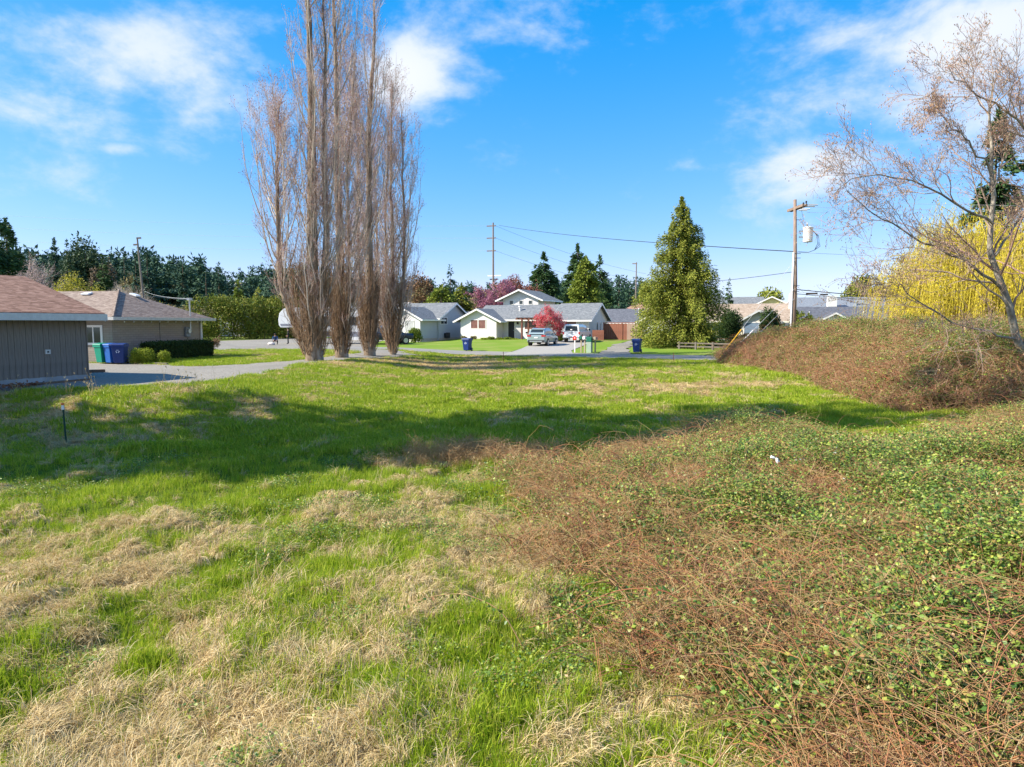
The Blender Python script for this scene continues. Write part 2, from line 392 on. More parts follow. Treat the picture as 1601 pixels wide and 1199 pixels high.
yard_poly = gpl([(318, 548), (322, 534), (440, 530), (560, 528), (600, 532), (565, 543), (470, 546), (440, 547)])
lane_poly = gpl([(440, 547), (470, 545), (560, 545), (600, 547), (640, 551), (640, 555), (575, 558), (555, 555), (553, 551), (540, 548.5)])
def st(s, t): return (s * C25 + t * S25, -s * S25 + t * C25)
street_poly = [st(-44, 47.6), st(-44, 51.6), st(90, 51.6), st(90, 47.6)]
main_drive_poly = gpl([(782, 556), (800, 551), (815, 546), (833, 538), (846, 531), (925, 532), (915, 540), (893, 549), (897, 556)])
track_poly = gpl([(930, 556), (945, 548), (962, 539), (985, 533.5), (1003, 532), (996, 537), (980, 545), (986, 556)])
sheet('street', street_poly, m_asphalt, .05)
sheet('gravel_drive', wob(drive_poly, .2, 1), m_gravel, .035)
sheet('gravel_yard', yard_poly, m_gravel, .04); sheet('gravel_lane', lane_poly, m_gravel, .046)
sheet('concrete_driveway', main_drive_poly, M('light gravel drive', (.27, .25, .22), (.40, .375, .33), scale=20, rough=.9, bump=.3), .06)
sheet('gravel_track', wob(track_poly, .3, 1), m_gravel, .055)
lawns = {'lawn': gpl([(556, 552), (725, 552), (790, 553), (815, 545.5), (833, 537.5), (843, 531), (760, 529), (640, 529), (600, 533), (566, 543)]),
         'lawn_island': gpl([(205, 569), (300, 572), (345, 571), (450, 564), (553, 553.5), (548, 549.5), (440, 547.5), (328, 548.5), (316, 556), (240, 562)]),
         'lawn_right': gpl([(897, 553), (894, 549), (916, 540), (932, 534), (985, 533), (962, 539), (945, 548), (932, 554)]),
         'lawn_corner': gpl([(987, 553), (982, 545), (997, 537), (1010, 532), (1060, 534), (1110, 540), (1140, 548), (1100, 556), (1040, 556)])}
for i, (k, p) in enumerate(lawns.items()): sheet(k, wob(p, .12, 1.2, i), m_lawn, .028)
NOGRASS = [drive_poly, yard_poly, lane_poly, street_poly, main_drive_poly, track_poly]
def blocked(x, y):
    b = np.zeros(np.shape(x), bool)
    for p in NOGRASS: b |= poly_dist(x, y, p) > .12 + .35 * (vnoise(x, y, .7, 140) > .6)
    return b

# ------------------------------------------------------------------ brambles: footprints and height
thick_poly = gpl([(1124, 569), (1180, 577), (1250, 592), (1300, 612), (1350, 630), (1420, 645), (1500, 648), (1600, 655)]) + [(24, 24), (60, 20), (60, 56), (26, 50), (17, 50), (14.3, 48)]
patch_poly = gpl([(1010, 1260), (1000, 1130), (960, 1040), (890, 985), (850, 920), (790, 850), (760, 800), (730, 765), (750, 728), (800, 715), (850, 730), (930, 705), (1050, 672), (1180, 655), (1300, 690), (1400, 705), (1480, 670), (1540, 648), (1700, 640)]) + [(26, 20), (26, -3), (0.3, 1.5)]
def thick_h(x, y):
    d = poly_dist(x, y, thick_poly)
    return 2.2 * (1 - np.exp(-np.maximum(d, 0) / 2.6)) * (.66 + .40 * fbm(x, y, 3.2, 41, 3) + .44 * fbm(x, y, 1.3, 43, 3)) * (d > 0)
def patch_h(x, y):
    d = poly_dist(x, y, patch_poly) - 1.3 * ss(fbm(x, y, 1.0, 49, 3), .42, .75) * (1 - ss(x, 3.5, 8))
    return (np.maximum(0, .06 + .95 * (1 - np.exp(-np.maximum(d, 0) / 3.0)) * (.15 + 1.45 * fbm(x, y, 1.3, 47, 4)) * (.5 + .5 * ss(x, 1, 6)))) * (d > 0)

# ------------------------------------------------------------------ grass
def blades(n, ln, wd, spread, lean, rg, seg=2, flop=0.0, flopdir=None, droop=.5):
    nb = NB(); ang = rg.random(n) * 2 * np.pi; rad = spread * np.sqrt(rg.random(n)); base = np.stack([rad * np.cos(ang), rad * np.sin(ang), np.zeros(n) - .02], 1)
    a2 = rg.random(n) * 2 * np.pi; out = np.stack([np.cos(a2), np.sin(a2), np.zeros(n)], 1) * lean * rg.random((n, 1))
    if flopdir is not None: out = out + np.array(flopdir)[None] * flop * (.6 + .6 * rg.random((n, 1)))
    L_ = ln * (.5 + .7 * rg.random(n))[:, None]; D = unit(out + np.array([0, 0, 1.]))
    W = unit(np.cross(D, rg.normal(size=(n, 3)))) * wd * .5 * (.7 + .6 * rg.random((n, 1)))
    pts = [base]; cur = base; d = D
    for k in range(seg):
        cur = cur + d * L_ / seg; pts.append(cur); d = unit(d + out * droop * 1.3 + np.array([0, 0, -droop]))
    rows = []
    for k in range(seg): w = W * (1 - .35 * k / seg); rows += [pts[k] - w, pts[k] + w]
    rows.append(pts[-1]); V = np.stack(rows, 1); kk = V.shape[1]; i = np.arange(n) * kk
    Q = [np.stack([i + 2 * k, i + 2 * k + 1, i + 2 * k + 3, i + 2 * k + 2], 1) for k in range(seg - 1)]
    T = np.stack([i + 2 * (seg - 1), i + 2 * (seg - 1) + 1, i + kk - 1], 1)
    nb.add(V.reshape(-1, 3), np.concatenate(Q) if Q else None, T); return nb
m_grass = leaf_mat('green grass blades', [(.14, .245, .010), (.27, .395, .016), (.39, .485, .025), (.54, .53, .08), (.19, .295, .02)], trans=.35, rough=.5, pos=[0, .3, .6, .85, 1])
m_dry = leaf_mat('dry straw grass', [(.44, .30, .13), (.64, .48, .24), (.76, .62, .36), (.56, .41, .17), (.36, .26, .10)], trans=.2, rough=.7)
pg = [proto('grass_tuft_%d' % i, blades(10, .17, .007, .06, .55, rng), m_grass) for i in range(3)]
pg += [proto('grass_clump_%d' % i, blades(34, .18, .016, .22, .5, rng), m_grass) for i in range(2)]
pd = [proto('straw_tuft_%d' % i, blades(34, .30, .005, .07, .55, rng, seg=4, flop=f, flopdir=(1, .1, 0), droop=.55), m_dry) for i, f in enumerate((1.0, .5, .15))]
pd += [proto('straw_clump_%d' % i, blades(50, .24, .013, .25, .6, rng, seg=3, flop=.6, flopdir=(1, 0, 0), droop=.5), m_dry) for i in range(2)]
def field_points(n, y0, y1, e=.4):
    y = (rng.random(n) * (y1 ** e - y0 ** e) + y0 ** e) ** (1 / e); x = (rng.random(n) * 2 - 1) * (.84 * y + 1.2); return x, y
x, y = field_points(200000, 3.0, 60)
t_ = x * S25 + y * C25
keep = ~blocked(x, y) & (t_ < 47.4)
hb = np.maximum(thick_h(x, y), patch_h(x, y)); keep &= (hb < .26 + .5 * rng.random(len(x)) ** 1.5)
dr = dryness(x, y); x, y, dr = x[keep], y[keep], dr[keep]
isdry = dr + rng.normal(size=len(x)) * .092 > .572
g = ~isdry
near = y < 17
selg = np.where(near, rng.integers(0, 3, len(x)), 3 + rng.integers(0, 2, len(x)))
def put_grass(name, k, protos, sel, smin, smax, lean, label=None):
    xx, yy = x[k], y[k]; n = len(xx); z = Gb(xx, yy)
    rot = np.stack([(rng.random(n) - .5) * lean, (rng.random(n) - .5) * lean, rng.random(n) * 6.283], 1)
    sc = (smin + (smax - smin) * rng.random(n)) * (.7 + .6 * vnoise(xx, yy, .9, 77))
    return scatter(name, np.stack([xx, yy, z], 1), rot, sc, sel[k], protos)
o = put_grass('grass', g, pg, selg, .55, 1.25, .5); tagit(o, 'short bright green grass growing all over the open field', 'grass', kind='stuff')
seld = np.where(y < 20, rng.integers(0, 3, len(x)), 3 + rng.integers(0, 2, len(x)))
# straw swirls: lie along a slowly turning direction
k = isdry & (rng.random(len(x)) < np.where(y < 20, .42, .8)); xx, yy = x[k], y[k]; n = len(xx)
swirl = (fbm(xx, yy, 3.0, 55, 3) * 11 + rng.normal(size=n) * .5)
lump = .035 * vnoise(xx, yy, .8, 91)
o = scatter('dry_grass', np.stack([xx, yy, Gb(xx, yy) + lump], 1), np.stack([(rng.random(n) - .5) * .3, .15 * rng.random(n), swirl], 1), (.40 + .75 * rng.random(n)) * np.where(yy < 20, .95, .9), seld[k], pd)
tagit(o, 'matted straw coloured dead grass lying in swirls over the field', 'dry grass', kind='stuff')
def mop(n, ln, rg, dirn):                         # a tussock: strands rise, then fall over to one side
    nb = NB(); a = rg.random(n) * 6.283; r = .10 * np.sqrt(rg.random(n)); b = np.stack([r * np.cos(a), r * np.sin(a), 0 * a], 1); out = np.stack([np.cos(a), np.sin(a), 0 * a], 1) * (.35 + .4 * rg.random((n, 1))) + np.array([dirn, .1, 0]) * (.3 + .5 * rg.random((n, 1)))
    l = ln * (.6 + .6 * rg.random(n))[:, None]; t = np.linspace(0, 1, 6)[None, :, None]; P = b[:, None] + out[:, None] * l[:, None] * t + np.array([0, 0, 1.]) * l[:, None] * (1.15 * t - 1.25 * t ** 2) + rg.normal(size=(n, 6, 3)) * .008 * t
    W = unit(np.cross(out, rg.normal(size=(n, 3)) * .4 + [0, 0, 1.])) * .0035; rows = np.stack([P - W[:, None], P + W[:, None]], 2).reshape(n, 12, 3); i = np.arange(n)[:, None] * 12; Q = np.concatenate([i + [2 * k, 2 * k + 1, 2 * k + 3, 2 * k + 2] for k in range(5)]); nb.add(rows.reshape(-1, 3), Q); return nb
p_mop = [proto('tussock_%d' % i, mop(230, .42, rng, d_), m_dry) for i, d_ in enumerate((.9, .5, .1))]
x, y = field_points(5200, 3.6, 30, .55); dd_ = dryness(x, y); k = (dd_ > .50) & (dd_ < .72) & (vnoise(x, y, 1.1, 133) > .42) & ~blocked(x, y) & (np.maximum(patch_h(x, y), thick_h(x, y)) < .25); x, y = x[k], y[k]; n = len(x)
o = scatter('tussocks', np.stack([x, y, Gb(x, y)], 1), np.stack([(rng.random(n) - .5) * .3, (rng.random(n) - .5) * .3, fbm(x, y, 3.0, 55, 3) * 11 + rng.normal(size=n) * .6], 1), .30 + .55 * rng.random(n), rng.integers(0, 3, n), p_mop)
tagit(o, 'rounded tussocks of pale dead grass bent over in the green field', 'tussocks', kind='stuff')
# broadleaf weeds and fallen leaf scraps
# thin tall seed stalks
def stalks(n, ln, rg):
    nb = NB(); a = rg.random(n) * 6.283; b = np.stack([.15 * np.cos(a), .15 * np.sin(a), 0 * a], 1) * rg.random((n, 1)); dd = unit(np.stack([rg.normal(size=n) * .3, rg.normal(size=n) * .3, np.ones(n)], 1)); l = ln * (.5 + .6 * rg.random(n))[:, None]
    P = np.stack([b, b + dd * l * .6, b + dd * l + np.array([.12, 0, -.03]) * l], 1); V, Q = tubes(P, np.tile([.004, .0035, .002], (n, 1)), 3); nb.add(V, Q)
    e = P[:, 2]; D = rdir(n * 3, rg) * .5 + np.repeat(dd, 3, 0); V, Q, T = cards(np.repeat(e, 3, 0), D, .09, .015, rg); nb.add(V, Q, T); return nb
ps = [proto('seed_stalks_%d' % i, stalks(5, .75, rng), m_dry) for i in range(2)]
x2, y2 = field_points(420, 5, 34); kk = ~blocked(x2, y2) & (dryness(x2, y2) > .5); x2, y2 = x2[kk], y2[kk]
xa = -17 + 8 * rng.random(26); ya = 21.5 + 1.8 * rng.random(26); x2 = np.concatenate([x2, xa]); y2 = np.concatenate([y2, ya]); n = len(x2)
s2 = np.concatenate([.3 + .5 * rng.random(n - 26), .5 + .8 * rng.random(26)])
o = scatter('seed_stalks', np.stack([x2, y2, Gb(x2, y2)], 1), np.stack([(rng.random(n) - .5) * .5, (rng.random(n) - .5) * .5, rng.random(n) * 6.28], 1), s2, rng.integers(0, 2, n), ps)
tagit(o, 'thin dead grass stalks with seed heads standing above the turf', 'grass stalks', kind='stuff')

# ------------------------------------------------------------------ brambles
m_cane = leaf_mat('bramble canes', [(.30, .11, .05), (.42, .19, .08), (.20, .07, .05), (.34, .22, .08), (.38, .22, .12), (.26, .24, .08)], trans=0, rough=.6)
m_twig = leaf_mat('dead bramble twigs', [(.28, .16, .07), (.48, .26, .10), (.62, .46, .24), (.38, .18, .07), (.42, .34, .18)], trans=0, rough=.8)
m_bleaf = leaf_mat('bramble leaves', [(.06, .13, .025), (.13, .22, .035), (.21, .31, .045), (.35, .42, .06), (.28, .26, .08), (.38, .19, .08), (.46, .52, .09)], trans=.25, rough=.45, pos=[0, .25, .5, .68, .82, .92, 1], spec=.4)
m_white = leaf_mat('pale leaf undersides', [(.62, .62, .55), (.75, .74, .68)], trans=.2)
def canes(n, ln, r, rg, arch=.8):
    a = rg.random(n) * 6.283; l = ln * (.5 + .7 * rg.random(n)); k = 7; tt = np.linspace(0, 1, k)[None, :]
    hx = l[:, None] * tt * .75; hz = l[:, None] * arch * (tt - .85 * tt ** 2) * (.6 + .6 * rg.random((n, 1))); b = rg.normal(size=(n, 2)) * .12
    sw = rg.normal(size=(n, 1)) * .25 * l[:, None] * tt ** 2
    P = np.stack([b[:, :1] + hx * np.cos(a)[:, None] - sw * np.sin(a)[:, None], b[:, 1:] + hx * np.sin(a)[:, None] + sw * np.cos(a)[:, None], hz], -1)
    P += rg.normal(size=P.shape) * .012
    nb = NB(); V, Q = tubes(P, r * (1.1 - .8 * tt) * np.ones((n, 1)), 3); nb.add(V, Q); return nb, P
def tangle(n, ln, sp, r, rg, flat=.5):
    c = rg.normal(size=(n, 3)) * np.array([sp, sp, sp * flat]); d = rdir(n, rg) * np.array([1, 1, .8]); l = (ln * (.4 + .8 * rg.random(n)))[:, None]; w = rdir(n, rg) * .16 * l
    P = np.stack([c - d * l / 2, c + w, c + d * l / 2], 1); nb = NB(); V, Q = tubes(P, np.tile([r, r * .8, r * .45], (n, 1)), 3); nb.add(V, Q); return nb
def sprays(n, per, leaf, sp, rg, flat=.5):
    nb = NB(); c = rg.normal(size=(n, 3)) * np.array([sp, sp, sp * flat]); P = []; D = []; Nn = []
    for j in range(per):                          # leaflets fan out from each leaf stalk
        up = unit(np.array([0, 0, 1.]) + rg.normal(size=(n, 3)) * .45); a = rg.random(n) * 6.283
        P.append(c + rg.normal(size=(n, 3)) * leaf * .8); D.append(unit(np.stack([np.cos(a), np.sin(a), rg.normal(size=n) * .35 - .1], 1))); Nn.append(up)
    V, Q, T = cards(np.concatenate(P), np.concatenate(D), leaf * (.7 + .6 * rg.random(n * per)), leaf * .8, rg, np.concatenate(Nn), .18); nb.add(V, Q, T); return nb
p_cane = [proto('cane_clump_%d' % i, canes(6, 1.1, .0045, rng)[0], m_cane) for i in range(3)]
p_tang = [proto('twig_tangle_%d' % i, tangle(60, .32, .16, .0028, rng), m_twig) for i in range(3)]
p_leaf = [proto('leaf_spray_%d' % i, sprays(9, 4, .040, .12, rng), m_bleaf) for i in range(4)]
p_long = [proto('long_cane_%d' % i, canes(1, 2.2, .0065, rng, arch=.55)[0], m_cane) for i in range(4)]
p_whit = [proto('pale_leaves', sprays(2, 3, .05, .05, rng), m_white)]
m_twig2 = leaf_mat('red-brown thicket twigs', [(.26, .13, .08), (.44, .21, .11), (.52, .34, .21), (.34, .14, .08), (.38, .28, .14)], trans=0, rough=.8)
p_Tang = [proto('coarse_tangle_%d' % i, tangle(70, .5, .24, .007, rng, .6), m_twig2) for i in range(3)]
p_Leaf = [proto('coarse_spray_%d' % i, sprays(12, 4, .075, .25, rng, .6), m_bleaf) for i in range(3)]
def bramble(root, poly_h, x, y, sets, zlo, base):
    h = poly_h(x, y); pd_ = poly_dist(x, y, patch_poly if poly_h is patch_h else thick_poly); ok_ = rng.random(len(pd_)) < .2 + .8 * ss(pd_, 0, 1.5); x, y, h = x[ok_], y[ok_], h[ok_]
    for (name, frac, protos, s0, s1, za, zb, tilt, w) in sets:
        k = (h > .05) & (rng.random(len(x)) < frac * (w(x, y) if w else 1)); xx, yy, hh = x[k], y[k], h[k]; n = len(xx)
        z = Gb(xx, yy) + hh * (za + (zb - za) * rng.random(n))
        o = scatter(name, np.stack([xx, yy, z], 1), np.stack([(rng.random(n) - .5) * tilt, (rng.random(n) - .5) * tilt, rng.random(n) * 6.283], 1), s0 + (s1 - s0) * rng.random(n), rng.integers(0, len(protos), n), protos, root)
        tagit(o, kind='stuff')
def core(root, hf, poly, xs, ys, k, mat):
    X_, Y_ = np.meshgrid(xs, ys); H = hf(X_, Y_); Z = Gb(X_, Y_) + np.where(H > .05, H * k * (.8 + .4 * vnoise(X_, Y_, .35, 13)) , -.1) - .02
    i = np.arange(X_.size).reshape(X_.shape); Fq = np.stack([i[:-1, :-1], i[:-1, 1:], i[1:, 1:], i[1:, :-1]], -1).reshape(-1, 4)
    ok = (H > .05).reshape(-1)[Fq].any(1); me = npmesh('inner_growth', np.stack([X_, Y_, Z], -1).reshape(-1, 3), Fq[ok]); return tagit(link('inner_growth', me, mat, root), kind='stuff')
m_core = M('shade-dark bramble core', (.09, .05, .03), (.20, .12, .07), scale=14, rough=1, bump=1, spec=.05, detail=8, c3=(.12, .13, .035), scale2=2.2)  # core coloured dark to stand in for shade in the gaps
# near patch
root = empty('bramble_patch', (0, 0, 0), 0, 'low sprawling bramble patch with green leaves and reddish canes in the right foreground', 'brambles')
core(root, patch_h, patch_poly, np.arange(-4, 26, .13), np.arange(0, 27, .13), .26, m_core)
x, y = field_points(135000, 2.6, 27, .5); x = np.abs(x) * np.where(rng.random(len(x)) < .85, 1, -1)
grn = lambda x, y: np.clip(.42 + 3.2 * (.55 * vnoise(x, y, .32, 95) + .45 * vnoise(x, y, 1.0, 96) - .46) + .15 * ss(x, 3, 8) + .22 * ss(y, 8, 12), .05, 1)
dead = lambda x, y: np.clip(1.35 - 1.2 * grn(x, y), .35, 1)
bramble(root, patch_h, x, y, [('canes', .085, p_cane, .5, 1.4, .1, .75, 1.0, None), ('twigs', .24, p_tang, .45, 1.05, .2, .86, 6, dead), ('leaves', .98, p_leaf, .4, 1.5, .5, 1.15, .9, grn), ('long_canes', .006, p_long, .5, 1.2, .45, 1.0, 1.0, None), ('pale_leaves', .006, p_whit, .7, 1.2, .9, 1.05, 1, None)], 0, None)
# mid thicket
root = empty('bramble_thicket', (0, 0, 0), 0, 'tall reddish brown bramble thicket rising beside the utility pole at right', 'brambles')
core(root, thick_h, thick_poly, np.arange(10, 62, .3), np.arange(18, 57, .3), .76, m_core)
n = 60000; y = 20 + 36 * rng.random(n) ** 1.1; x = 11 + (rng.random(n)) * (y * .84 - 7)
grn2 = lambda x, y: np.clip(.50 + 1.9 * (.5 * fbm(x, y, 2.6, 87, 3) + .5 * vnoise(x, y, .6, 88) - .40) + .28 * ss(-y, -33, -25), .06, 1)
bramble(root, thick_h, x, y, [('canes', .16, p_cane, .8, 2.1, .55, .95, 1.4, None), ('twigs', .55, p_Tang, .4, 1.1, .68, 1.0, 6, None), ('leaves', .95, p_Leaf, .45, 1.15, .90, 1.13, .9, grn2), ('long_canes', .006, p_long, .9, 1.6, .75, 1.0, 1.2, None)], 0, None)
x, y = field_points(26000, 4, 24, .5); w_ = vnoise(x, y, .8, 120) + .32 * np.exp(-((x + .6) / 2.2) ** 2 - ((y - 12.3) / 1.6) ** 2); k = (w_ > .80) & ~blocked(x, y); x, y = x[k], y[k]; n = len(x)
o = scatter('weeds', np.stack([x, y, Gb(x, y) + .03 + .08 * rng.random(n)], 1), np.stack([0 * x, 0 * x, rng.random(n) * 6.28], 1), .4 + .6 * rng.random(n), rng.integers(0, 4, n), p_leaf); tagit(o, 'low broadleaf weeds and young bramble leaves spreading in the grass', 'weeds', kind='stuff')
n = 260; cx_, cy_ = gp(745, 722); x = cx_ + rng.normal(size=n) * 1.1; y = cy_ + rng.normal(size=n) * .45
o = scatter('dead_weeds', np.stack([x, y, Gb(x, y) + .05 + .22 * rng.random(n)], 1), rng.random((n, 3)) * 6, .4 + .6 * rng.random(n), rng.integers(0, 3, n), p_tang); tagit(o, 'grey brown heap of dead weeds at the upper left end of the bramble patch', 'dead weeds', kind='stuff')
# long loose canes that arch out of the patch over the grass
def arch_cane(name, pts, r, label, leafy=True):
    rt = empty(name, (pts[0][0], pts[0][1], G(pts[0][0], pts[0][1])), 0, label, 'bramble cane')
    b = np.array(rt.location); P = np.array(pts, float); P[:, 2] += Gb(P[:, 0], P[:, 1]); tt = np.linspace(0, len(P) - 1, 22)
    from_ = np.stack([np.interp(tt, range(len(P)), P[:, i]) for i in range(3)], 1)
    for _ in range(3): from_[1:-1] = (from_[:-2] + from_[1:-1] * 2 + from_[2:]) / 4
    nb = NB(); V, Q = tubes((from_ - b)[None], np.linspace(r, r * .4, 22)[None], 5); nb.add(V, Q); nb.obj('stem', m_cane, rt)
    nb = NB(); q = np.repeat(from_[4:] - b, 2, 0); n = len(q); V, Q, T = cards(q, rdir(n, rng) * .7 + [0, 0, -.2], .055, .045, rng); nb.add(V, Q, T); tagit(nb.obj('leaves', m_bleaf, rt), kind='stuff')
arch_cane('bramble_cane', [(.15, 6.6, .05), (-.1, 6.75, .42), (-.5, 6.9, .52), (-.9, 7.0, .40), (-1.15, 7.05, .25)], .007, 'thin dark bramble cane arching left over straw in mid foreground')
arch_cane('bramble_cane', [(2.0, 6.4, .3), (1.5, 6.5, .62), (1.0, 6.6, .66), (.5, 6.7, .45), (.1, 6.8, .2)], .008, 'long purple cane arching from the bramble patch down into grass')
for i, (px, py) in enumerate([(1208, 716), (1214, 720)]):
    gy_ = 18.0
    while gy_ > 6:                                # top of the brambles on this line of sight
        q_ = at(px, py, gy_)
        if q_.z > G(q_.x, gy_) + float(patch_h(np.array([q_.x]), np.array([gy_]))[0]) * 1.1 + .10: break
        gy_ -= .05
    b = PB(); b.hexa([(-.05, -.03, 0), (.045, -.025, 0), (.05, .03, 0), (-.04, .02, 0), (-.03, -.02, .03), (.03, -.03, .045), (.04, .02, .02), (-.035, .03, .035)]); o = b.obj('litter', M('white plastic scrap', (.8, .8, .78), rough=.4), None, .006)
    o.location = at(px, py, gy_ - .1); o.rotation_euler = (.4, .3 + i, .7 * i); tagit(o, ['crumpled white scrap of plastic on top of the leafy brambles', 'smaller white plastic scrap just right of the crumpled one on the brambles'][i], 'litter')
# ------------------------------------------------------------------ building kit (local frame: x right along the front, y away from the front)
m_white = M('white paint', (.80, .77, .76), (.84, .81, .80), scale=3, rough=.6)
m_glass, _nt, _b = node_mat('window glass'); _b.inputs['Base Color'].default_value = (.03, .04, .05, 1); _b.inputs['Roughness'].default_value = .06; _b.inputs['Specular IOR Level'].default_value = .6
m_dark = M('dark paint', (.03, .03, .035), rough=.6); m_steel = M('galvanised steel', (.42, .44, .46), rough=.4, metal=.7)
m_redrefl = M('red-brown painted reflection', (.16, .07, .06), (.24, .12, .10), scale=2, rough=.25, spec=.6)  # red-brown colour stands in for a reflection in the panes
def lap_mat(name, c, pitch=.2):
    m, nt, b = node_mat(name); L = nt.links.new; N = nt.nodes.new
    tc = N('ShaderNodeTexCoord'); w = N('ShaderNodeTexWave'); w.bands_direction = 'Z'; w.wave_profile = 'SAW'; w.inputs['Scale'].default_value = 1 / pitch / 2 / 1.57 * 1.57 ; L(tc.outputs['Object'], w.inputs['Vector'])
    n = N('ShaderNodeTexNoise'); n.inputs['Scale'].default_value = 2.5; n.inputs['Detail'].default_value = 6; L(tc.outputs['Object'], n.inputs['Vector'])
    r = ramp(nt, [tuple(v * .92 for v in c), tuple(min(1, v * 1.05) for v in c)]); L(n.outputs[0], r.inputs[0])
    r2 = ramp(nt, [(.72, .72, .74), (1, 1, 1)], [.0, .12]); L(w.outputs[0], r2.inputs[0])
    mx = N('ShaderNodeMix'); mx.data_type = 'RGBA'; mx.blend_type = 'MULTIPLY'; mx.inputs[0].default_value = .6; L(r.outputs[0], mx.inputs[6]); L(r2.outputs[0], mx.inputs[7])
    L(mx.outputs[2], b.inputs['Base Color']); b.inputs['Roughness'].default_value = .7
    bp = N('ShaderNodeBump'); bp.inputs['Strength'].default_value = .6; bp.inputs['Distance'].default_value = .02; L(w.outputs[0], bp.inputs['Height']); L(bp.outputs[0], b.inputs['Normal']); return m
def shingle_mat(name, c1, c2, c3):
    m, nt, b = node_mat(name); L = nt.links.new; N = nt.nodes.new
    tc = N('ShaderNodeTexCoord'); n = N('ShaderNodeTexNoise'); n.inputs['Scale'].default_value = 7; n.inputs['Detail'].default_value = 8; n.inputs['Roughness'].default_value = .75
    mp = N('ShaderNodeMapping'); mp.inputs['Scale'].default_value = (1, 1, 3); L(tc.outputs['Object'], mp.inputs[0]); L(mp.outputs[0], n.inputs['Vector'])
    v = N('ShaderNodeTexVoronoi'); v.inputs['Scale'].default_value = 4.5; mp2 = N('ShaderNodeMapping'); mp2.inputs['Scale'].default_value = (1, 1, 6); L(tc.outputs['Object'], mp2.inputs[0]); L(mp2.outputs[0], v.inputs['Vector'])
    mx0 = N('ShaderNodeMix'); mx0.data_type = 'RGBA'; mx0.inputs[0].default_value = .45; L(n.outputs[0], mx0.inputs[6]); L(v.outputs['Color'], mx0.inputs[7])
    r = ramp(nt, [c1, c2, c3], [.3, .52, .72]); L(mx0.outputs[2], r.inputs[0]); L(r.outputs[0], b.inputs['Base Color']); b.inputs['Roughness'].default_value = .95; b.inputs['Specular IOR Level'].default_value = .15
    bp = N('ShaderNodeBump'); bp.inputs['Strength'].default_value = .5; bp.inputs['Distance'].default_value = .02; L(n.outputs[0], bp.inputs['Height']); L(bp.outputs[0], b.inputs['Normal']); return m
m_brownroof = shingle_mat('brown shingles', (.16, .085, .06), (.27, .155, .11), (.38, .23, .17))
m_tanroof = shingle_mat('taupe shingles', (.17, .125, .10), (.26, .20, .165), (.36, .29, .24))
m_greyroof = shingle_mat('grey shingles', (.11, .12, .13), (.175, .185, .195), (.26, .265, .27))
m_blueroof = shingle_mat('slate shingles', (.075, .08, .095), (.115, .12, .14), (.16, .165, .19))
m_creamroof = shingle_mat('tan shingles', (.24, .18, .13), (.34, .26, .20), (.44, .36, .28))
m_pinkroof = shingle_mat('faded brown shingles', (.28, .15, .11), (.36, .21, .16), (.42, .28, .22))

def gable_wall(root, mat, x0, x1, y0, y1, h, rise, axis, name='wall'):
    b = PB()
    if axis == 'y': b.prism([(x0, -.4), (x1, -.4), (x1, h), ((x0 + x1) / 2, h + rise), (x0, h)], 'y', y0, y1)
    else: b.prism([(y0, -.4), (y1, -.4), (y1, h), ((y0 + y1) / 2, h + rise), (y0, h)], 'x', x0, x1)
    return b.obj(name, mat, root)
def gable_roof(root, mat, x0, x1, y0, y1, h, rise, axis, oh=.5, end=.4, th=.10, fas=m_white, fh=.2):
    """two slabs, white barge boards on the gable ends and eave boards; the roof is its own part, boards are its sub-parts"""
    if axis == 'y': c, hw, e0, e1 = (x0 + x1) / 2, (x1 - x0) / 2, y0 - end, y1 + end
    else: c, hw, e0, e1 = (y0 + y1) / 2, (y1 - y0) / 2, x0 - end, x1 + end
    s = rise / hw; W = hw + oh; zt = h + rise + .03; ze = zt - s * W
    ax = axis
    def P(a, q, z): return (q, a, z) if ax == 'y' else (a, q, z)
    b = PB()
    for sg in (-1, 1):
        b.hexa([P(e0, c, zt), P(e1, c, zt), P(e1, c + sg * W, ze), P(e0, c + sg * W, ze), P(e0, c, zt + th), P(e1, c, zt + th), P(e1, c + sg * W, ze + th), P(e0, c + sg * W, ze + th)])
    r = b.obj('roof', mat, root)
    f = PB()
    for sg in (-1, 1):
        for a0, a1 in ((e0 - .03, e0 - .002), (e1 + .002, e1 + .03)):
            lo = -fh + th * .6; hi = th * .75
            f.hexa([P(a0, c, zt + lo), P(a1, c, zt + lo), P(a1, c + sg * W, ze + lo), P(a0, c + sg * W, ze + lo), P(a0, c, zt + hi), P(a1, c, zt + hi), P(a1, c + sg * W, ze + hi), P(a0, c + sg * W, ze + hi)])
        q0, q1 = (c + sg * W, c + sg * (W + .1))
        f.hexa([P(e0 - .03, q0, ze - fh + th), P(e1 + .03, q0, ze - fh + th), P(e1 + .03, q1, ze - fh + th), P(e0 - .03, q1, ze - fh + th), P(e0 - .03, q0, ze + th * .7), P(e1 + .03, q0, ze + th * .7), P(e1 + .03, q1, ze + th * .7), P(e0 - .03, q1, ze + th * .7)])
    f.obj('fascia', fas, r); return r
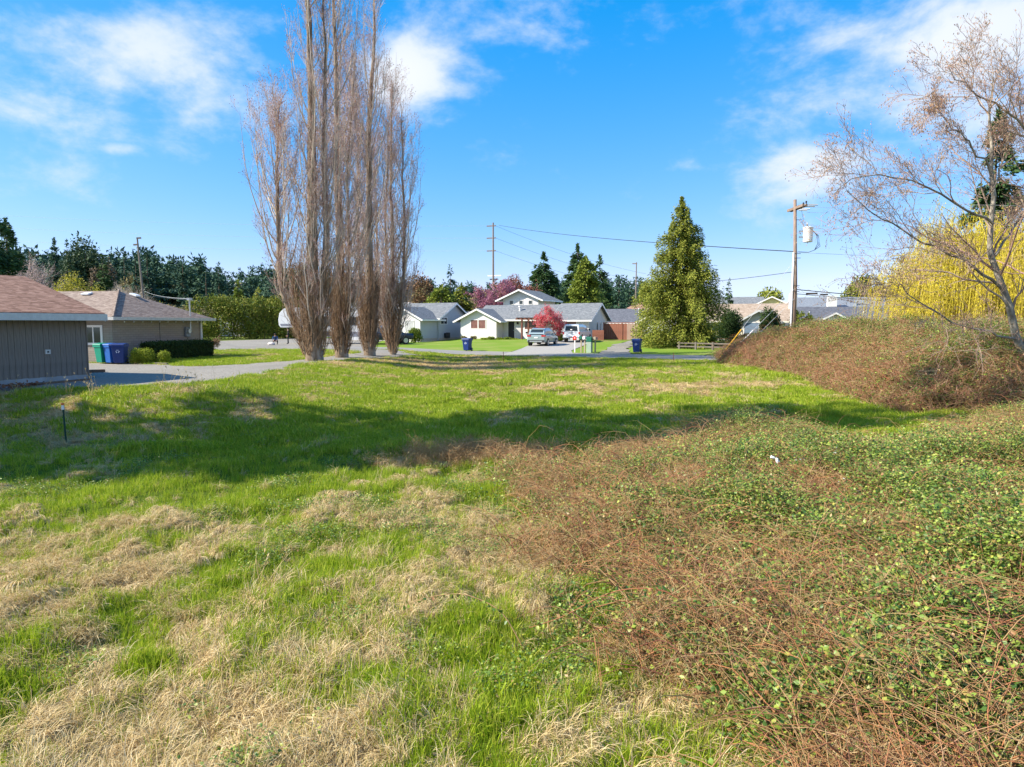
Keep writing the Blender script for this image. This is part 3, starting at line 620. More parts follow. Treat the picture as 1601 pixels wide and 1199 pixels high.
def window(root, face, u, v, w, h, pos, frame=m_white, glass=None, bars=(1, 0), fw=.07, name='window', depth=.05):
    """face 'front' (-y), 'right' (+x), 'left' (-x); u along the wall, v sill height, pos the wall plane"""
    def B(b, a0, a1, z0, z1, d0, d1):
        if face == 'front': b.box(a0, a1, pos - d1, pos - d0, z0, z1)
        elif face == 'right': b.box(pos + d0, pos + d1, a0, a1, z0, z1)
        elif face == 'left': b.box(pos - d1, pos - d0, a0, a1, z0, z1)
    f = PB(); B(f, u - fw, u + w + fw, v - fw, v, .004, depth); B(f, u - fw, u + w + fw, v + h, v + h + fw, .004, depth); B(f, u - fw, u, v, v + h, .004, depth); B(f, u + w, u + w + fw, v, v + h, .004, depth)
    for i in range(bars[0]): c = u + w * (i + 1) / (bars[0] + 1); B(f, c - .03, c + .03, v, v + h, .004, depth)
    for i in range(bars[1]): c = v + h * (i + 1) / (bars[1] + 1); B(f, u, u + w, c - .02, c + .02, .004, depth * .9)
    fo = f.obj(name, frame, root); g = PB(); B(g, u, u + w, v, v + h, .006, depth * .45); g.obj('pane', glass or m_glass, fo); return fo
def solve_a(px, o, th, b):                        # local x on the plane y=b seen at pixel column px
    k = (px - 800.5) / F / math.cos(PITCH) / (1 + .0076)
    c, s = math.cos(th), math.sin(th)             # e1=(c,-s) e2=(s,c)
    return (k * (o[1] + c * b) - o[0] - s * b) / (c + k * s)

# ---- near garage, left edge
TH = math.atan2(.914, .40)
wd = Vector((.40, .914)).normalized()
# local frame: x along the wall going away, front (-y) faces right of picture
rz = math.atan2(wd.y, wd.x)
gc = (-16.4 - .4 * 6.2, 26.3 - .914 * 6.2)
root = empty('garage', (gc[0], gc[1], 1.1), rz, 'grey-brown outbuilding with vertical board siding and brown shingle roof at the left edge', 'garage')
m_t1 = M('weathered taupe siding', (.165, .14, .12), (.24, .205, .18), scale=4, rough=.9, bump=.4, stretch=(6, 6, .5), c3=(.14, .12, .105), scale2=.45)
m_t1d = M('siding groove backing', (.06, .05, .05), rough=1)
b = PB(); b.box(.0, 6.2, .0, 8.6, -.4, .26); b.obj('foundation', M('poured concrete', (.30, .31, .32), scale=3, rough=.9, bump=.3, c3=(.22, .22, .22)), root)
gable_wall(root, m_t1d, 0.02, 6.18, .03, 8.57, 2.62, 1.35, 'x')
def board_mesh(w, z0, z1, t=.025):
    me = bpy.data.meshes.new('siding_board'); p = PB(); p.box(0, w, -t, 0, z0, z1); me.from_pydata(p.v, [], p.f); me.materials.append(m_t1); return me
bmshared = board_mesh(.188, .25, 2.6); k = 0
for i in range(31):
    o = link('siding_board', bmshared, None, root); o.location = (6.2 - .2 * (i + 1) + .006, .02 + .004 * (i % 3), 0)
pb = PB(); pb.box(6.2, 6.24, -.03, .07, .1, 2.62); pb.obj('corner_board', m_t1, root)
m_trim = M('grey-white trim', (.50, .50, .49), (.58, .58, .57), rough=.7)
gable_roof(root, m_brownroof, 0, 6.2, 0, 8.6, 2.62, 1.40, 'x', oh=.45, end=.5, fas=m_trim, fh=.28)
pb = PB(); pb.box(4.62, 4.80, -.06, -.006, 1.1, 1.26); o = pb.obj('outlet_box', m_trim, root); pb = PB(); pb.box(4.68, 4.74, -.075, -.061, 1.15, 1.21); pb.obj('outlet', m_dark, o)
for s0, s1, off in ((2.0, 5.6, .35),):
    t = empty('plank', (0, 0, 0), 0, 'old brown plank lying along the foot of the garage wall', 'plank')
p = Vector((gc[0], gc[1])) + wd * 5.0 + Vector((wd.y, -wd.x)) * .35
o = t; o.location = (p.x, p.y, 1.12); o.rotation_euler = (0, 0, rz + .1)
pb = PB(); pb.box(-1.1, 1.1, -.09, .09, .0, .09); pb.obj('board', M('old timber', (.12, .075, .05), (.20, .13, .09), scale=6, rough=.9, stretch=(.3, 3, 3)), t, .01)
q = gp(150, 584); pb = PB(); pb.box(-.7, .7, -.12, .12, -.02, .12); o = pb.obj('timber_edging', bpy.data.materials['old timber'], None, .02); o.location = (q[0] - .4, q[1], G(*q) + .04); o.rotation_euler = (0, 0, .8); tagit(o, 'short dark timber edging block on the gravel by the garage corner', 'timber')
nb = NB(); V_, Q_, T_ = cards(np.stack([rng.random(500) * 4.2, -.25 - .45 * rng.random(500), .02 + .12 * rng.random(500)], 1), rdir(500, rng) * [1, 1, .3], .14, .05, rng); nb.add(V_, Q_, T_)
o = nb.obj('leaf_litter', M('rusty dead leaves', (.16, .07, .04), (.26, .13, .07), rough=.9)); o.location = (gc[0], gc[1], 1.1); o.rotation_euler = (0, 0, rz); tagit(o, 'strip of rusty dead leaves along the garage wall', 'leaf litter', kind='stuff')

# ---- tan hip-roofed house
ax_ = R(80)                                       # direction of the shaded wall, going away
hc = (-21.9, 37.5); HZ = 1.14
root = empty('tan_house', (hc[0], hc[1], HZ), R(-10) , 'low tan brick house with hip roof, bins at its corner and hedge along the wall', 'house')
# local: x to the right; the house lies at x in [-14,0], y in [0,11]
def brick_mat(name, c1, c2, mort):
    m, nt, b = node_mat(name); L = nt.links.new; N = nt.nodes.new
    g = N('ShaderNodeTexCoord'); sp = N('ShaderNodeSeparateXYZ'); L(g.outputs['Object'], sp.inputs[0]); ad = N('ShaderNodeMath'); ad.operation = 'ADD'; L(sp.outputs[0], ad.inputs[0]); L(sp.outputs[1], ad.inputs[1])
    cb = N('ShaderNodeCombineXYZ'); L(ad.outputs[0], cb.inputs[0]); L(sp.outputs[2], cb.inputs[1])
    t = N('ShaderNodeTexBrick'); t.inputs['Scale'].default_value = 1; t.inputs['Brick Width'].default_value = .4; t.inputs['Row Height'].default_value = .13; t.inputs['Mortar Size'].default_value = .012
    t.inputs['Color1'].default_value = (*c1, 1); t.inputs['Color2'].default_value = (*c2, 1); t.inputs['Mortar'].default_value = (*mort, 1); L(cb.outputs[0], t.inputs['Vector'])
    L(t.outputs[0], b.inputs['Base Color']); b.inputs['Roughness'].default_value = .9; bp = N('ShaderNodeBump'); bp.inputs['Strength'].default_value = .4; bp.inputs['Distance'].default_value = .01; bp.invert = True; L(t.outputs['Fac'], bp.inputs['Height']); L(bp.outputs[0], b.inputs['Normal']); return m
m_tan = brick_mat('painted tan brick', (.30, .25, .21), (.34, .29, .245), (.24, .20, .17))
b = PB(); b.box(-14, 0, 0, 8, -.4, 2.55); b.obj('wall', m_tan, root)
oh = .55; rise = 1.66
b = PB(); x0, x1, y0, y1 = -14 - oh, oh, -oh, 8 + oh; ze = 2.5; zr = ze + rise; A = (x0, y0, ze); Bp = (x1, y0, ze); Cp = (x1, y1, ze); Dp = (x0, y1, ze); P1 = (-2.8, 4, zr); P2 = (-10, 4, zr)
b.poly([A, Bp, P1, P2]); b.poly([Bp, Cp, P1]); b.poly([Cp, Dp, P2, P1]); b.poly([Dp, A, P2]); b.poly([Dp, Cp, Bp, A])
rf = b.obj('roof', m_tanroof, root)
b = PB(); b.box(x0, x1 + .1, y0 - .1, y0, ze - .14, ze + .03); b.box(x1 + .002, x1 + .1, y0 + .001, y1, ze - .14, ze + .03); b.obj('gutter', m_trim, rf)
b = PB(); b.tube([Vector(Bp) + Vector((0, 0, .03)), Vector(P1) + Vector((0, 0, .04))], .07, 5); b.obj('hip_ridge', m_tanroof, rf)
m_sky = M('skylight', (.75, .76, .78), rough=.25)
def onroof(x, y):                                 # height of the hip roof
    zf = ze + rise * min((y - y0) / (4 - y0), (y1 - y) / (y1 - 4)); zh = ze + rise * (x1 - x) / (x1 + 2.8); return min(zf, zh, zr)
for (x, y, r_) in ((-5.2, 1.9, 1), (-4.4, 3.3, 1), (-2.2, 4.6, 0)):
    b = PB(); b.box(-.33, .33, -.28, .28, 0, .13); o = b.obj('skylight', m_sky, rf, .03); o.scale = (.75, .75, .8); o.location = (x, y, onroof(x, y) + .02); o.rotation_euler = (R(16), 0, 0) if r_ else (0, R(18), 0)
b = PB(); b.tube([(0, 0, 0), (0, 0, .35)], .05); o = b.obj('vent_pipe', m_dark, rf); o.location = (-5.9, 2.2, onroof(-5.9, 2.2))
a0 = solve_a(134, hc, R(10), 0); a1 = solve_a(157, hc, R(10), 0)
window(root, 'front', a0, 1.12, a1 - a0, .85, 0, bars=(1, 0), fw=.12)
b = PB(); b.tube([(.25, 6.4, ze - .1), (.25, 6.4, ze + 1.15)], .045); b.tube([(.25, 6.4, 1.7), (.25, 6.4, ze - .1)], .04); b.box(.15, .35, 6.25, 6.55, ze + 1.15, ze + 1.3); mm = b.obj('service_mast', m_steel, root)
b = PB(); b.box(.02, .16, 6.1, 6.55, 1.35, 1.95); b.obj('meter_box', M('grey metal box', (.22, .24, .26), rough=.5), root, .02)
b = PB(); b.prism([(6.32 + .15 * math.cos(i), 1.7 + .15 * math.sin(i)) for i in np.linspace(0, 6.283, 12)[:-1]], 'x', .165, .26); b.obj('meter', m_steel, root)
b = PB(); b.box(.03, .11, 7.7, 7.8, -.1, 2.4); b.obj('downspout', m_white, root)
for i in range(11): b = PB(); b.lathe([(.02, 0), (.045, .03), (.02, .07)], .45, .4 + i * .72, 5); o = b.obj('bulb', m_sky, root); o.location = (0, 0, 2.24)
b = PB(); b.box(.004, .012, 3.8, 3.83, 0, 2.4); b.obj('wall_joint', m_dark, root)

# ---- houses across the street
TH25 = R(25)
m_lapw = lap_mat('white lap siding', (.80, .755, .76), .2); m_lapshade = lap_mat('shade-tinted blue-grey lap siding', (.46, .48, .52), .2); m_lapg = lap_mat('light grey lap siding', (.66, .64, .65), .2)  # blue-grey siding is white siding with shade put into its colour
W0 = (-6.3, 84.0); HZ = 1.5
root = empty('white_house', (W0[0], W0[1], HZ), -TH25, 'long white ranch house with grey roof and front gable wing behind two parked vehicles', 'house')
A = lambda px, b: solve_a(px, W0, TH25, b)
xe = A(921, .5); xw = A(776, 0); xg = A(868, .5)
gable_wall(root, m_lapw, 0, xw, 0, 6, 2.38, 1.15, 'y'); gable_roof(root, m_greyroof, 0, xw, 0, 6, 2.38, 1.15, 'y', oh=.75, end=.45)
gable_wall(root, m_lapg, 1.2, xg, 1.8, 8.6, 2.40, 1.6, 'x'); gable_roof(root, m_greyroof, 1.2, xg - .4, 1.8, 8.6, 2.44, 1.6, 'x', oh=.5, end=.4)
gable_wall(root, m_lapg, xg, xe, .5, 7.3, 2.36, 1.75, 'x'); gable_roof(root, m_greyroof, xg - .1, xe, .5, 7.3, 2.36, 1.75, 'x', oh=.45, end=.45)
u0, u1 = A(736.5, 0), A(759, 0)
for a, bb in ((u0, (u0 + u1) / 2 - .06), ((u0 + u1) / 2 + .06, u1)): window(root, 'front', a, 1.25, bb - a, 1.0, 0, bars=(0, 0), fw=.06, glass=m_redrefl)
b = PB(); b.box(u0 - .15, u1 + .15, -.02, -.004, .1, 1.15); b.obj('wall_panel', m_white, root)
def door(root, u, w, pos, mat, name='door', h=2.05, knob=True):
    b = PB(); b.box(u - .08, u + w + .08, pos - .05, pos - .004, 0, h + .08); f = b.obj('door_frame', m_white, root); b = PB(); b.box(u, u + w, pos - .07, pos - .052, .02, h); d = b.obj(name, mat, root)
    if knob: b = PB(); b.box(u + w - .13, u + w - .07, pos - .12, pos - .07, .98, 1.05); b.obj('handle', m_steel, d)
door(root, A(795, 1.8), A(804.5, 1.8) - A(795, 1.8), 1.8, m_dark)
ua, ub = A(820.5, 1.8), A(846, 1.8); window(root, 'front', ua, 1.15, ub - ua, 1.0, 1.8, bars=(0, 0), fw=.1, glass=m_redrefl)
b = PB(); b.box(ua - .1, ub + .1, 1.775, 1.796, 0, 1.07); b.obj('wall_panel', m_white, root)
window(root, 'front', A(822, 1.8), .62, .7, .25, 1.77, bars=(0, 0), fw=.05)
ua, ub = A(884, .5), A(901, .5); window(root, 'front', ua, .95, ub - ua, 1.2, .5, bars=(0, 0), fw=.12, glass=m_redrefl)
window(root, 'right', 3.2, .9, .45, 1.1, xe, bars=(0, 0), fw=.07)
window(root, 'right', 4.6, .9, .3, 1.1, xe, bars=(0, 0), fw=.07)
b = PB(); b.tube([(0, 0, 0), (0, 0, .65)], .12, 8); b.tube([(0, 0, .65), (0, 0, .8)], .2, 8); o = b.obj('flue', m_white, root); o.location = (A(813, 3.6), 3.6, 3.2)
b = PB(); b.box(A(866, .3), A(870, .3), .45, .49, .05, 1.6); b.obj('garden_gate_panel', m_white, root)
# house number plate and lamp
b = PB(); b.box(A(808, 1.8), A(811, 1.8), 1.72, 1.79, 1.75, 2.0); b.obj('porch_lamp', m_dark, root)
# pergola
pr = empty('pergola', (0, 0, 0), 0, 'brown timber pergola in front of the white house entry', 'pergola'); m_brown = M('red-brown stained timber', (.13, .05, .035), (.20, .08, .055), rough=.8, stretch=(4, 4, .6))
p0 = at(816, 530, 79.3); p1 = at(840, 530, 78.0); d = (p1 - p0); d.z = 0; L_ = d.length
pr.location = (p0.x, p0.y, 1.42); pr.rotation_euler = (0, 0, -TH25)
for (x, y) in ((0, 0), (L_, 0), (0, 1.9), (L_, 1.9)): b = PB(); b.box(x - .09, x + .09, y - .09, y + .09, -.1, 2.35); b.obj('post', m_brown, pr)
for y in (0, 1.9): b = PB(); b.box(-.8, L_ + .8, y - .05, y + .05, 2.35, 2.5); b.obj('beam', m_brown, pr)
for i in range(7): b = PB(); x = -.5 + i * (L_ + 1) / 6; b.box(x - .03, x + .03, -.45, 2.3, 2.502, 2.6); b.obj('rafter', m_brown, pr)

# left white house, shade painted into its blue-grey walls
L0 = (-10.85, 80.8); HZ = 1.45
root = empty('blue_shaded_house', (L0[0], L0[1], HZ), -TH25, 'white ranch house with shade-tinted blue-grey walls and grey roof left of the long white house', 'house')
A = lambda px, b: solve_a(px, L0, TH25, b)
xl = A(603, 0)
gable_wall(root, m_lapw, xl, 0, .0, 4.5, 2.55, 1.3, 'y'); gable_roof(root, m_greyroof, xl, 0, 0, 4.5, 2.55, 1.25, 'y', oh=.55, end=.45)
gable_wall(root, m_lapshade, -13, .25, 3.8, 11.2, 2.65, 1.75, 'x'); gable_roof(root, m_greyroof, -13, .25, 3.8, 11.2, 2.65, 1.75, 'x', oh=.5, end=.5)
b = PB(); b.box(.004, .03, .0, 3.9, -.1, 2.5); b.obj('wall', m_lapshade, root)
b = PB(); b.box(.02, .05, 0, 3.8, -.2, .12); b.box(.27, .30, 3.85, 11.2, -.2, .12); b.obj('foundation', M('bare plinth', (.42, .36, .30), rough=.9), root)
window(root, 'right', 4.3, 1.85, 1.5, .75, .25, bars=(1, 0)); window(root, 'front', A(634, 0), 1.0, 1.2, 1.2, 0, bars=(0, 0), glass=M('closed blind', (.45, .45, .45), rough=.4))
window(root, 'front', A(612, 0), 1.0, 1.2, 1.2, 0, bars=(1, 0))
b = PB(); b.box(.31, .55, 5.4, 6.1, .1, .75); b.box(.31, .6, 5.0, 5.3, .1, .7); b.obj('heat_pump', m_dark, root, .03)
b = PB(); b.tube([(-4.5, 7.5, 4.3), (-4.5, 7.5, 4.75)], .06); b.obj('vent_pipe', m_dark, root)
# two-storey house behind
T0 = at(780, 480, 100); root = empty('two_storey_house', (T0.x, T0.y, 1.6), -TH25, 'white upper storey with three small square windows rising behind the long grey roof', 'house')
A = lambda px, b: solve_a(px, (T0.x, T0.y), TH25, b)
xr = A(841.5, 0); x_ = A(787, 0)
gable_wall(root, m_lapw, x_, xr, 0, 6.5, 5.35, 1.15, 'y'); gable_roof(root, m_greyroof, x_, xr, 0, 6.5, 5.35, 1.15, 'y', oh=.9, end=.7)
for p in (797, 812, 826.5): u = A(p, 0); window(root, 'front', u, 4.5, .55, .5, 0, bars=(0, 0), fw=.06)
window(root, 'right', 3.3, 3.6, .7, .9, xr, bars=(0, 0)); 
# dark-roofed house and brown roof behind the fence
D0 = at(942, 500, 96); root = empty('dark_roof_house', (D0.x, D0.y, 1.6), -TH25, 'blue-grey house with dark slate roof behind the brown fence', 'house')
gable_wall(root, lap_mat('slate blue siding', (.18, .22, .25)), -1, 14, 0, 7, 2.0, 1.7, 'x'); gable_roof(root, m_blueroof, -1, 14, 0, 7, 2.0, 1.7, 'x', oh=.5, end=.4)
for i in range(3): window(root, 'front', 2.6 + i * 2.3, 1.0, 1.0, .8, 0, bars=(1, 0))
b = PB(); b.tube([(4.6, 2.2, 3), (4.6, 2.2, 3.9)], .09, 6); b.obj('flue', m_white, root)
# roof seen between the first two houses (purple-grey)
Q0 = at(705, 500, 104); root = empty('purple_roof_house', (Q0.x, Q0.y, 1.6), -TH25, 'purplish grey roof with white barge board glimpsed between the blue-shaded and long white houses', 'house')
gable_wall(root, m_lapw, -1, 8, 0, 7, 2.2, 1.3, 'x'); gable_roof(root, m_blueroof, -1, 8, 0, 7, 2.2, 1.3, 'x', oh=.5)
gable_wall(root, m_lapw, 1, 5, -2, 2, 2.1, .8, 'y'); gable_roof(root, m_blueroof, 1, 5, -2, 2, 2.1, .8, 'y')
K0 = at(957, 500, 125); root = empty('brown_roof_house', (K0.x, K0.y, 1.7), R(-15), 'faded brown hip roof with a white cupola behind the dark slate roof', 'house')
b = PB(); b.box(0, 10, 0, 9, -.3, 2.6); b.obj('wall', m_lapg, root)
b = PB(); c4 = [(-.5, -.5, 2.6), (10.5, -.5, 2.6), (10.5, 9.5, 2.6), (-.5, 9.5, 2.6)]; b.poly([c4[0], c4[1], (7, 4.5, 5.6), (4, 4.5, 5.6)]); b.poly([c4[1], c4[2], (7, 4.5, 5.6)]); b.poly([c4[2], c4[3], (4, 4.5, 5.6), (7, 4.5, 5.6)]); b.poly([c4[3], c4[0], (4, 4.5, 5.6)]); b.poly(c4[::-1]); r_ = b.obj('roof', m_pinkroof, root)
b = PB(); b.box(5.2, 6.7, 4, 5, 5.5, 6.0); b.obj('cupola', m_white, r_, .04)

# cream house at right
C0 = at(1003, 532, 76); C0 = (C0.x, C0.y); HZ = 1.35
root = empty('cream_house', (C0[0], C0[1], HZ), -TH25, 'cream ranch house with tan roof and white garage door behind the big spruce', 'house')
A = lambda px, b: solve_a(px, C0, TH25, b)
m_cream = lap_mat('cream lap siding', (.66, .62, .52)); xr = A(1228, 2); 
g1 = A(1138, 0)
gable_wall(root, m_cream, 0, xr, 1.5, 9.5, 2.35, 1.7, 'x'); gable_roof(root, m_creamroof, 0, xr, 1.5, 9.5, 2.35, 1.7, 'x', oh=.5, end=.5, fas=M('cream trim', (.66, .62, .52)))
gable_wall(root, m_cream, .0, A(1065, 0), 0, 6, 2.3, .9, 'y'); gable_roof(root, m_creamroof, .0, A(1065, 0), 0, 6, 2.3, .9, 'y', oh=.5, end=.4, fas=bpy.data.materials['cream trim'])
gd0, gd1 = A(1013, 0), A(1060, 0)
b = PB(); b.box(gd0, gd1, -.04, -.004, 0, 2.1); gd = b.obj('garage_door', M('white garage door', (.78, .78, .77), rough=.5), root)
for i in range(4): b = PB(); b.box(gd0 + .02, gd1 - .02, -.055, -.042, .03 + i * .52, .03 + i * .52 + .49); b.obj('door_panel', bpy.data.materials['white garage door'], gd)
door(root, A(1128, 1.5), .9, 1.5, m_white); b = PB(); b.box(A(1124, 1.4), A(1125.5, 1.4), 1.35, 1.45, 1.7, 1.95); b.obj('porch_lamp', M('warm lamp glass', (.8, .6, .25), rough=.3), root)
s0, s1 = A(1160, -.6), A(1214, -.6)
gable_wall(root, m_cream, s0, s1, -.6, 3, 2.35, .95, 'y'); gable_roof(root, m_creamroof, s0, s1, -.6, 3, 2.35, .95, 'y', oh=.5, end=.35, fas=m_trim)
w0, w1 = A(1164, -.6), A(1210, -.6); window(root, 'front', w0, .9, w1 - w0, 1.15, -.6, bars=(1, 0), fw=.09, glass=M('sky-lit glass', (.16, .22, .30), rough=.1, spec=.8))  # pane's blue-grey base colour carries the reflected sky
b = PB(); b.box(A(1232, 4), A(1232, 4) + .8, 4, 4.8, 3.0, 5.2); b.obj('chimney', m_white, root)
# far right houses
R0 = at(1255, 500, 112); root = empty('blue_roof_house', (R0.x, R0.y, 1.7), R(-12), 'white two-storey house with wide pale blue-grey roof and big white chimney far right', 'house')
gable_wall(root, m_lapw, -1, 17, 0, 8, 4.0, 1.9, 'x'); gable_roof(root, shingle_mat('pale blue-grey shingles', (.15, .17, .20), (.20, .22, .25), (.25, .27, .30)), -1, 17, 0, 8, 4.0, 1.9, 'x', oh=.5)
A = lambda px, b: solve_a(px, (R0.x, R0.y), R(12), b)
b = PB(); b.box(A(1293, -.5), A(1307, -.5), -.6, .3, 0, 6.1); b.obj('chimney', m_white, root)
for p in (1242, 1248, 1284, 1312, 1330, 1345): window(root, 'front', A(p, 0), 3.0, .9, .7, 0, bars=(0, 0))
b = PB(); b.tube([(A(1327, 2), 2, 4.5), (A(1327, 2), 2, 5.6)], .12, 6); b.obj('flue', m_steel, root); b = PB(); b.tube([(A(1334, 2), 1, 4.2), (A(1334, 2), 1, 5.2)], .2, 6); b.obj('flue', m_steel, root)
R1 = at(1262, 515, 86); root = empty('slate_roof_house', (R1.x, R1.y, 1.5), R(-12), 'long low slate-roofed house with small white gable peak just above the bramble thicket', 'house')
gable_wall(root, m_lapg, -6, 15, 0, 9, 1.9, 2.0, 'x'); gable_roof(root, m_blueroof, -6, 15, 0, 9, 1.9, 2.0, 'x', oh=.5)
A = lambda px, b: solve_a(px, (R1.x, R1.y), R(12), b)
gable_wall(root, m_white, A(1270, -.2), A(1340, -.2), -.3, 4, 1.75, 1.35, 'y'); gable_roof(root, m_blueroof, A(1270, -.2), A(1340, -.2), -.3, 4, 1.75, 1.35, 'y', oh=.3, end=.5)
for p in (1252, 1265, 1350, 1375): b = PB(); b.tube([(0, 0, 0), (0, 0, .4)], .09, 6); o = b.obj('roof_vent', m_trim, root); o.location = (A(p, 2.6), 2.6, 3.0)
R2 = at(1152, 480, 120); root = empty('yellow_house', (R2.x, R2.y, 1.7), R(-20), 'pale yellow gable with grey roof showing above the cream house roof', 'house')
gable_wall(root, lap_mat('yellow siding', (.70, .60, .28)), 3.0, 8.4, 0, 7, 4.9, 1.3, 'y'); gable_roof(root, m_greyroof, 3.0, 8.4, 0, 7, 4.9, 1.3, 'y', oh=.6, end=.5)
gable_wall(root, m_lapg, -5, 4, 1, 8, 4.7, 1.6, 'x'); gable_roof(root, m_greyroof, -5, 4, 1, 8, 4.7, 1.6, 'x', oh=.5)
R3 = at(1385, 480, 125); root = empty('red_roof_house', (R3.x, R3.y, 1.7), R(-12), 'faded red-brown roof with small white gable beside the yellow willow', 'house')
gable_wall(root, m_lapg, -4, 12, 0, 7, 3.3, 1.5, 'x'); gable_roof(root, m_pinkroof, -4, 12, 0, 7, 3.3, 1.5, 'x', oh=.5)
gable_wall(root, m_lapw, 1, 4.5, -1, 3, 3.2, .8, 'y'); gable_roof(root, m_pinkroof, 1, 4.5, -1, 3, 3.2, .8, 'y')
R4 = at(655, 480, 130); root = empty('weathered_roof_house', (R4.x, R4.y, 1.7), R(-20), 'pale weathered roof with white chimney beyond the blue-shaded house', 'house')
gable_wall(root, m_lapg, -5, 2.5, 0, 7, 3.8, 1.9, 'x'); gable_roof(root, shingle_mat('bleached shingles', (.36, .33, .31), (.46, .43, .41), (.55, .52, .50)), -5, 2.5, 0, 7, 3.8, 1.9, 'x'); b = PB(); b.box(-2, -1.2, 3, 3.8, 4.5, 6.5); b.obj('chimney', m_white, root)
R5 = at(365, 486, 106); root = empty('white_shed', (R5.x, R5.y, 1.4), 0, 'long pale building glimpsed through the top of the laurel hedge', 'shed')
b = PB(); b.box(-2.2, 2, 0, 3, 0, 3.9); b.obj('wall', m_lapw, root); b = PB(); b.box(-2.4, 2.2, -.2, 3.2, 3.9, 4.05); b.obj('roof', m_white, root)

# fence behind the driveway
f0 = at(944, 530, 79); f1 = at(1003, 532, 76); m_fence = M('red-brown fence boards', (.17, .065, .04), (.25, .10, .065), scale=3, rough=.85, stretch=(5, 5, .5)); m_fence2 = M('weathered fence boards', (.26, .17, .13), (.34, .24, .19), scale=3, rough=.9, stretch=(5, 5, .5))
d = (f1 - f0); L_ = math.hypot(d.x, d.y); root = empty('wooden_fence', (f0.x, f0.y, 1.4), math.atan2(d.y, d.x), 'tall red-brown board fence between the white and cream houses', 'fence')
me1 = None
for i in range(int(L_ / .15)):
    w_ = i * .15 > L_ * .6
    if i == 0: p_ = PB(); p_.box(0, .14, -.02, 0, 0, 1.95); fm = bpy.data.meshes.new('fence_board'); fm.from_pydata(p_.v, [], p_.f); fm.materials.append(m_fence); fm2 = fm.copy(); fm2.materials[0] = m_fence2
    o = link('fence_board', fm2 if w_ else fm, None, root); o.location = (i * .15, .01 * (i % 2), -.02 * (i % 3))
for i in range(3): b = PB(); b.box(i * L_ / 2 - .06, i * L_ / 2 + .06, -.08, -.025, 0, 2.0); b.obj('post', m_fence, root)
b = PB(); b.box(-.1, L_ + .1, -.07, .05, 1.97, 2.05); b.obj('cap_rail', m_fence, root)
g0 = at(926, 530, 76.5); root = empty('low_gate', (g0.x, g0.y, 1.4), -TH25, 'low dark brown board gate at the right end of the white house', 'gate')
for i in range(9): o = link('fence_board', fm, None, root); o.location = (i * .15, 0, 0); o.scale = (1, 1, .62)
b = PB(); b.box(0, 1.36, .02, .08, .9, 1.0); b.obj('rail', m_fence, root)
# split rail fence
m_grey = M('grey weathered wood', (.12, .10, .085), (.20, .17, .15), scale=4, rough=.9, stretch=(.5, 4, 4))
s0 = Vector((*gp(1062, 546), 0)); s1 = Vector((*gp(1142, 549), 0)); d = s1 - s0; L_ = d.length; root = empty('rail_fence', (s0.x, s0.y, G(s0.x, s0.y)), math.atan2(d.y, d.x), 'low grey split rail fence under the big spruce', 'fence')
for i in range(4): b = PB(); b.box(i * L_ / 3 - .08, i * L_ / 3 + .08, -.07, .07, -.1, .65); b.obj('post', m_grey, root, .01)
for z in (.2, .48): b = PB(); b.box(-.2, L_ + .2, -.04, .04, z, z + .11); b.obj('rail', m_grey, root, .01)

# ------------------------------------------------------------------ wheelie bins
def make_bin(name, loc, rz, col, label, group=None, emblem=True, s=1.0):
    root = empty(name, loc, rz, label, 'wheelie bin', group); m = M(name + ' plastic', col, tuple(min(1, c * 1.15) for c in col), rough=.45, spec=.4)
    b = PB(); b.hexa([(-.24, -.27, .06), (.24, -.27, .06), (.24, .22, .06), (-.24, .22, .06), (-.31, -.36, .98), (.31, -.36, .98), (.31, .34, .98), (-.31, .34, .98)]); b.box(-.26, .26, .2, .34, .06, .5); b.obj('body', m, root, .025)
    b = PB(); b.box(-.335, .335, -.39, -.355, .88, .99); b.box(-.335, -.305, -.355, .36, .9, .99); b.box(.305, .335, -.355, .36, .9, .99); b.obj('rim', m, root)
    b = PB(); b.prism([(-.41, 1.0), (.38, 1.0), (.36, 1.06), (0, 1.11), (-.38, 1.06)], 'x', -.34, .34); ld = b.obj('lid', m, root, .01)
    b = PB(); b.tube([(-.3, .42, .98), (.3, .42, .98)], .02); b.obj('handle', m, ld)
    for x in (-.30, .24): b = PB(); b.prism([(.3 + .14 * math.cos(a), .14 + .14 * math.sin(a)) for a in np.linspace(0, 6.283, 15)[:-1]], 'x', x, x + .06); w = b.obj('wheel', m_dark, root); b = PB(); b.prism([(.3 + .06 * math.cos(a), .14 + .06 * math.sin(a)) for a in np.linspace(0, 6.283, 9)[:-1]], 'x', x - .012 if x < 0 else x + .062, x - .002 if x < 0 else x + .074); b.obj('hub', m_trim, w)
    if emblem:
        b = PB(); me_ = bpy.data.materials.get('pale emblem') or M('pale emblem', (.55, .62, .75), rough=.5)
        for k in range(3):                        # three bent arrows chasing each other, pale, on the front
            a = math.pi / 2 + k * 2.094; c = Vector((.0, .68)); 
            for a0_, a1_, w0, w1 in ((a - .75, a + .35, .022, .022),):
                p = [(c.x + r_ * math.cos(q), c.y + r_ * math.sin(q)) for q, r_ in ((a0_, .10), (a1_, .10), (a1_, .06), (a0_, .06))]
                b.poly([(x, -.338 - .0, z) for x, z in p])
            p = [(c.x + .125 * math.cos(a + .35), c.y + .125 * math.sin(a + .35)), (c.x + .035 * math.cos(a + .35), c.y + .035 * math.sin(a + .35)), (c.x + .08 * math.cos(a + .85), c.y + .08 * math.sin(a + .85))]
            b.poly([(x, -.338, z) for x, z in p])
        o = b.obj('emblem', me_, root)
        b = PB(); b.box(-.1, .1, -.352, -.345, .90, .94); b.obj('label_strip', me_, root)
    return root
def on(px, py): p = gp(px, py); return (p[0], p[1], G(*p) + .05)
